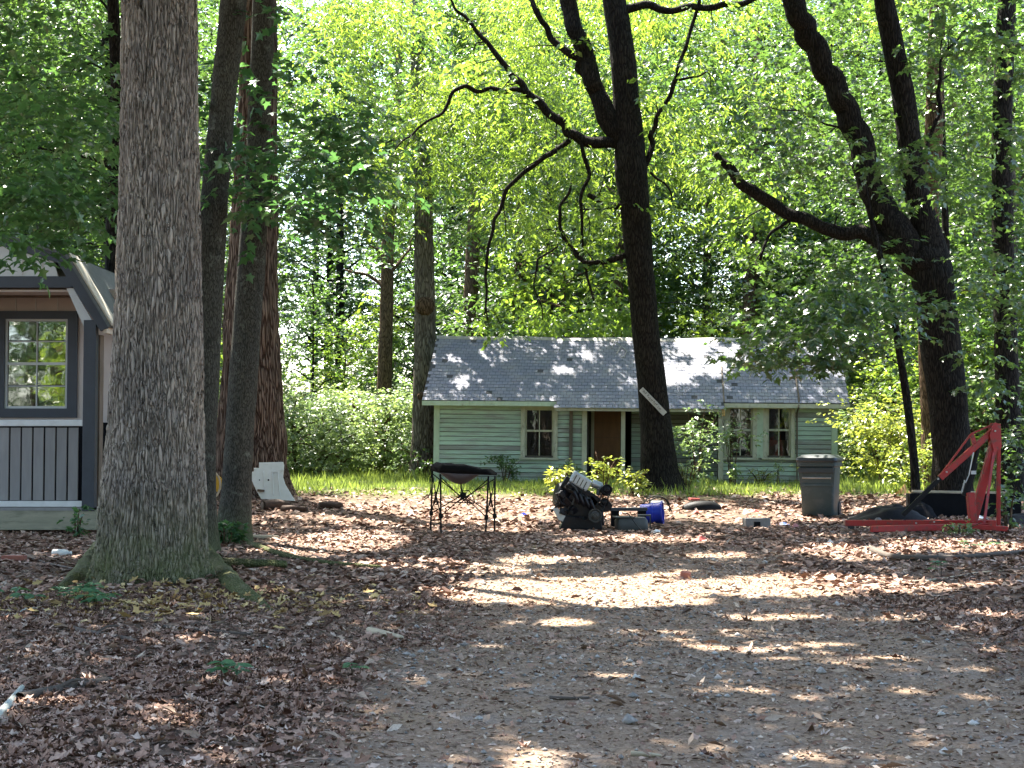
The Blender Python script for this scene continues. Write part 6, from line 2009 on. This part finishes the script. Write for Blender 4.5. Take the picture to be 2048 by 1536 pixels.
def scrap(name, label, cat, px, py, s, m, seed, h=0.5, group=None):
    r = np.random.default_rng(seed)
    c = GP(px, py)
    n = 7
    vs = [(0, 0, s * h)]
    fs = []
    for ring, (rr, zz) in enumerate(((0.5, 0.55), (1.0, 0.12))):
        for k in range(n):
            a = 2 * math.pi * k / n
            q = s * rr * r.uniform(0.6, 1.1)
            vs.append((q * math.cos(a), q * 0.8 * math.sin(a), s * h * zz * r.uniform(0.3, 1.5)))
    for k in range(n):
        k2 = (k + 1) % n
        fs += [(0, 1 + k, 1 + k2), (1 + k, 1 + n + k, 1 + n + k2), (1 + k, 1 + n + k2, 1 + k2)]
    o = MB().add(vs, fs).build(name, M[m])
    o.location = c
    mo = o.modifiers.new('thick', 'SOLIDIFY')
    mo.thickness = 0.004
    tag(o, label, cat, group)
scrap('paper_scrap', 'crumpled white paper in front of the blue tub', 'paper', 1312, 1066, 0.11, 'paper', 1)
scrap('paper_scrap', 'torn pale blue-white paper between bin and hoist foot', 'paper', 1660, 1088, 0.07, 'paper', 2, 0.9)
scrap('paper_scrap', 'small white scrap in the sun below the grey block', 'paper', 1606, 1102, 0.06, 'paper', 3)
scrap('plastic_scrap', 'crumpled red wrapper beside the black bumper', 'wrapper', 1392, 1028, 0.1, 'scrap_red', 4, 0.8)
scrap('plastic_scrap', 'red plastic piece beyond the grey block', 'wrapper', 1508, 1024, 0.1, 'scrap_red', 5)
scrap('plastic_scrap', 'rust red leaf-like scrap in the shade of the track', 'wrapper', 1400, 1082, 0.12, 'scrap_red', 6, 0.7)
scrap('cloth_scrap', 'pink cloth wad beside the grey block', 'cloth', 1590, 1056, 0.085, 'scrap_pink', 7, 0.9)
scrap('cloth_scrap', 'blue-grey rag between grey block and pink cloth', 'cloth', 1565, 1050, 0.12, 'blue_light', 8, 0.4)
scrap('plastic_scrap', 'small blue wrapper between camp table and engine', 'wrapper', 1048, 1032, 0.08, 'blue', 9, 0.8)
scrap('paper_scrap', 'white bag scraps under the hoist mast', 'paper', 1960, 1040, 0.16, 'paper', 10)
scrap('cloth_scrap', 'orange-brown dry fern heap behind the black tarp', 'debris', 1810, 990, 0.2, 'rust_orange', 11, 1.2)
scrap('paper_scrap', 'pale rag on the grass near the shaggy tree', 'paper', 615, 978, 0.12, 'paper', 12)
loc = GP(1370, 1158)
o = MB().lathe([(0.03, 0), (0.036, 0.004), (0.036, 0.05), (0.03, 0.056), (0.022, 0.056)], (0, 0, 0.0), (0.1, -0.15, 1), 16).build('rusty_can', M['brick'], None, 'auto')
o.location = loc
o.scale = (1.4, 1.4, 1.3)
tag(o, 'small rusty orange can at the edge of the sunlit strip', 'can')
loc = GP(122, 1114)
root = thing('plastic_bottle', 'white plastic bottle lying between massive oak and shed', 'bottle', loc, 0.1)
MB().lathe([(0.03, -0.1), (0.045, -0.09), (0.045, 0.03), (0.035, 0.07), (0.016, 0.09), (0.016, 0.1)], (0, 0, 0.045), (1, 0, 0), 16).build('body', M['white'], root, 'auto')
MB().lathe([(0.02, 0.1), (0.02, 0.12), (0.015, 0.122)], (0, 0, 0.045), (1, 0, 0), 12).build('cap', M['paper'], root, 'auto')
o = MB().box((0, 0, 0.03), (0.26, 0.10, 0.06)).build('loose_brick', M['brick'], None, bevel=0.006)
o.location = GP(28, 1122)
tag(o, 'red brick lying in front of the shed floor', 'brick')

# fallen sticks and branches
def branch(label, pts_px, rad, m, name='fallen_branch', lift=0.0, side=True):
    ws = []
    for k, (a, b) in enumerate(pts_px):
        c = GP(a, b)
        ws.append(Vector((c.x, c.y, c.z + rad * 0.8 + lift)))
    c0 = ws[len(ws) // 2].copy()
    c0.z = g(c0.x, c0.y)
    root = thing(name, label, 'branch', c0)
    q = [w - c0 for w in ws]
    rr = [rad * (1 - 0.5 * k / (len(q) - 1)) for k in range(len(q))]
    stem_obj('stem', [stem(q, rr, 12, 0.05, 0.18, seed=pts_px[0][0] * 0.1)], M[m], root)
    if side and len(q) > 2:
        e = q[1] + Vector((0.12, 0.16, 0.03))
        stem_obj('side_twig', [stem([q[1], (q[1] + e) / 2 + Vector((0, 0, 0.02)), e], [rad * 0.45, rad * 0.35, rad * 0.15], 6, 0.05, 0.1)], M[m], root)
branch('pale lichen-covered stick at the near end of the yard', [(-30, 1470), (10, 1425), (44, 1384)], 0.028, 'stick_pale', side=False)
branch('flat grey weathered branch lying among brown leaves', [(40, 1405), (110, 1390), (170, 1378), (220, 1368)], 0.03, 'stick')
branch('long dark branch lying in front of the hoist', [(1745, 1106), (1790, 1120), (1880, 1122), (1980, 1115), (2060, 1108)], 0.04, 'stick')
branch('long thin sunlit stick crossing the leaves below the dark branch', [(1800, 1168), (1880, 1160), (1950, 1148), (2010, 1143)], 0.012, 'palewood', side=False)
branch('pale chunky stick in the sun at the edge of the track', [(740, 1268), (770, 1274), (804, 1282)], 0.028, 'palewood', side=False)
branch('dark stick lying alone on the grey gravel', [(1100, 1400), (1140, 1402), (1178, 1400)], 0.011, 'stick', side=False)
branch('grey branch lying below the yellow leaves by the oak', [(140, 1262), (190, 1272), (250, 1282), (275, 1288)], 0.02, 'stick')
branch('grey twisted stick among leaves before the oak roots', [(310, 1255), (370, 1262), (440, 1268), (500, 1272)], 0.016, 'stick')
branch('thin pale stick lying beside the creeper', [(-20, 1240), (30, 1232), (80, 1236)], 0.014, 'stick_pale')
branch('forked stick lying before the shed floor', [(60, 1118), (95, 1128), (140, 1138), (160, 1142)], 0.014, 'stick')
branch('pale curved root of the dark slender tree crossing the yard', [(498, 1090), (560, 1112), (640, 1128), (760, 1140)], 0.035, 'bark_oak2', 'surface_root', 0.0, False)
branch('thin stick between the gravel track and the leaves', [(590, 1200), (640, 1192), (700, 1188)], 0.012, 'stick')
branch('light stick near the oak root tip', [(500, 1292), (530, 1296), (545, 1300)], 0.009, 'stick_pale', side=False)
branch('short pale stick on the near gravel', [(1262, 1512), (1300, 1514), (1322, 1517)], 0.012, 'palewood', side=False)
branch('bent black twig standing over the brown leaves', [(322, 1398), (335, 1370), (352, 1345), (380, 1330)], 0.006, 'stick', side=False)
branch('twiggy branch lying beside the shadow of the camp table', [(880, 1084), (915, 1090), (940, 1096)], 0.012, 'stick')
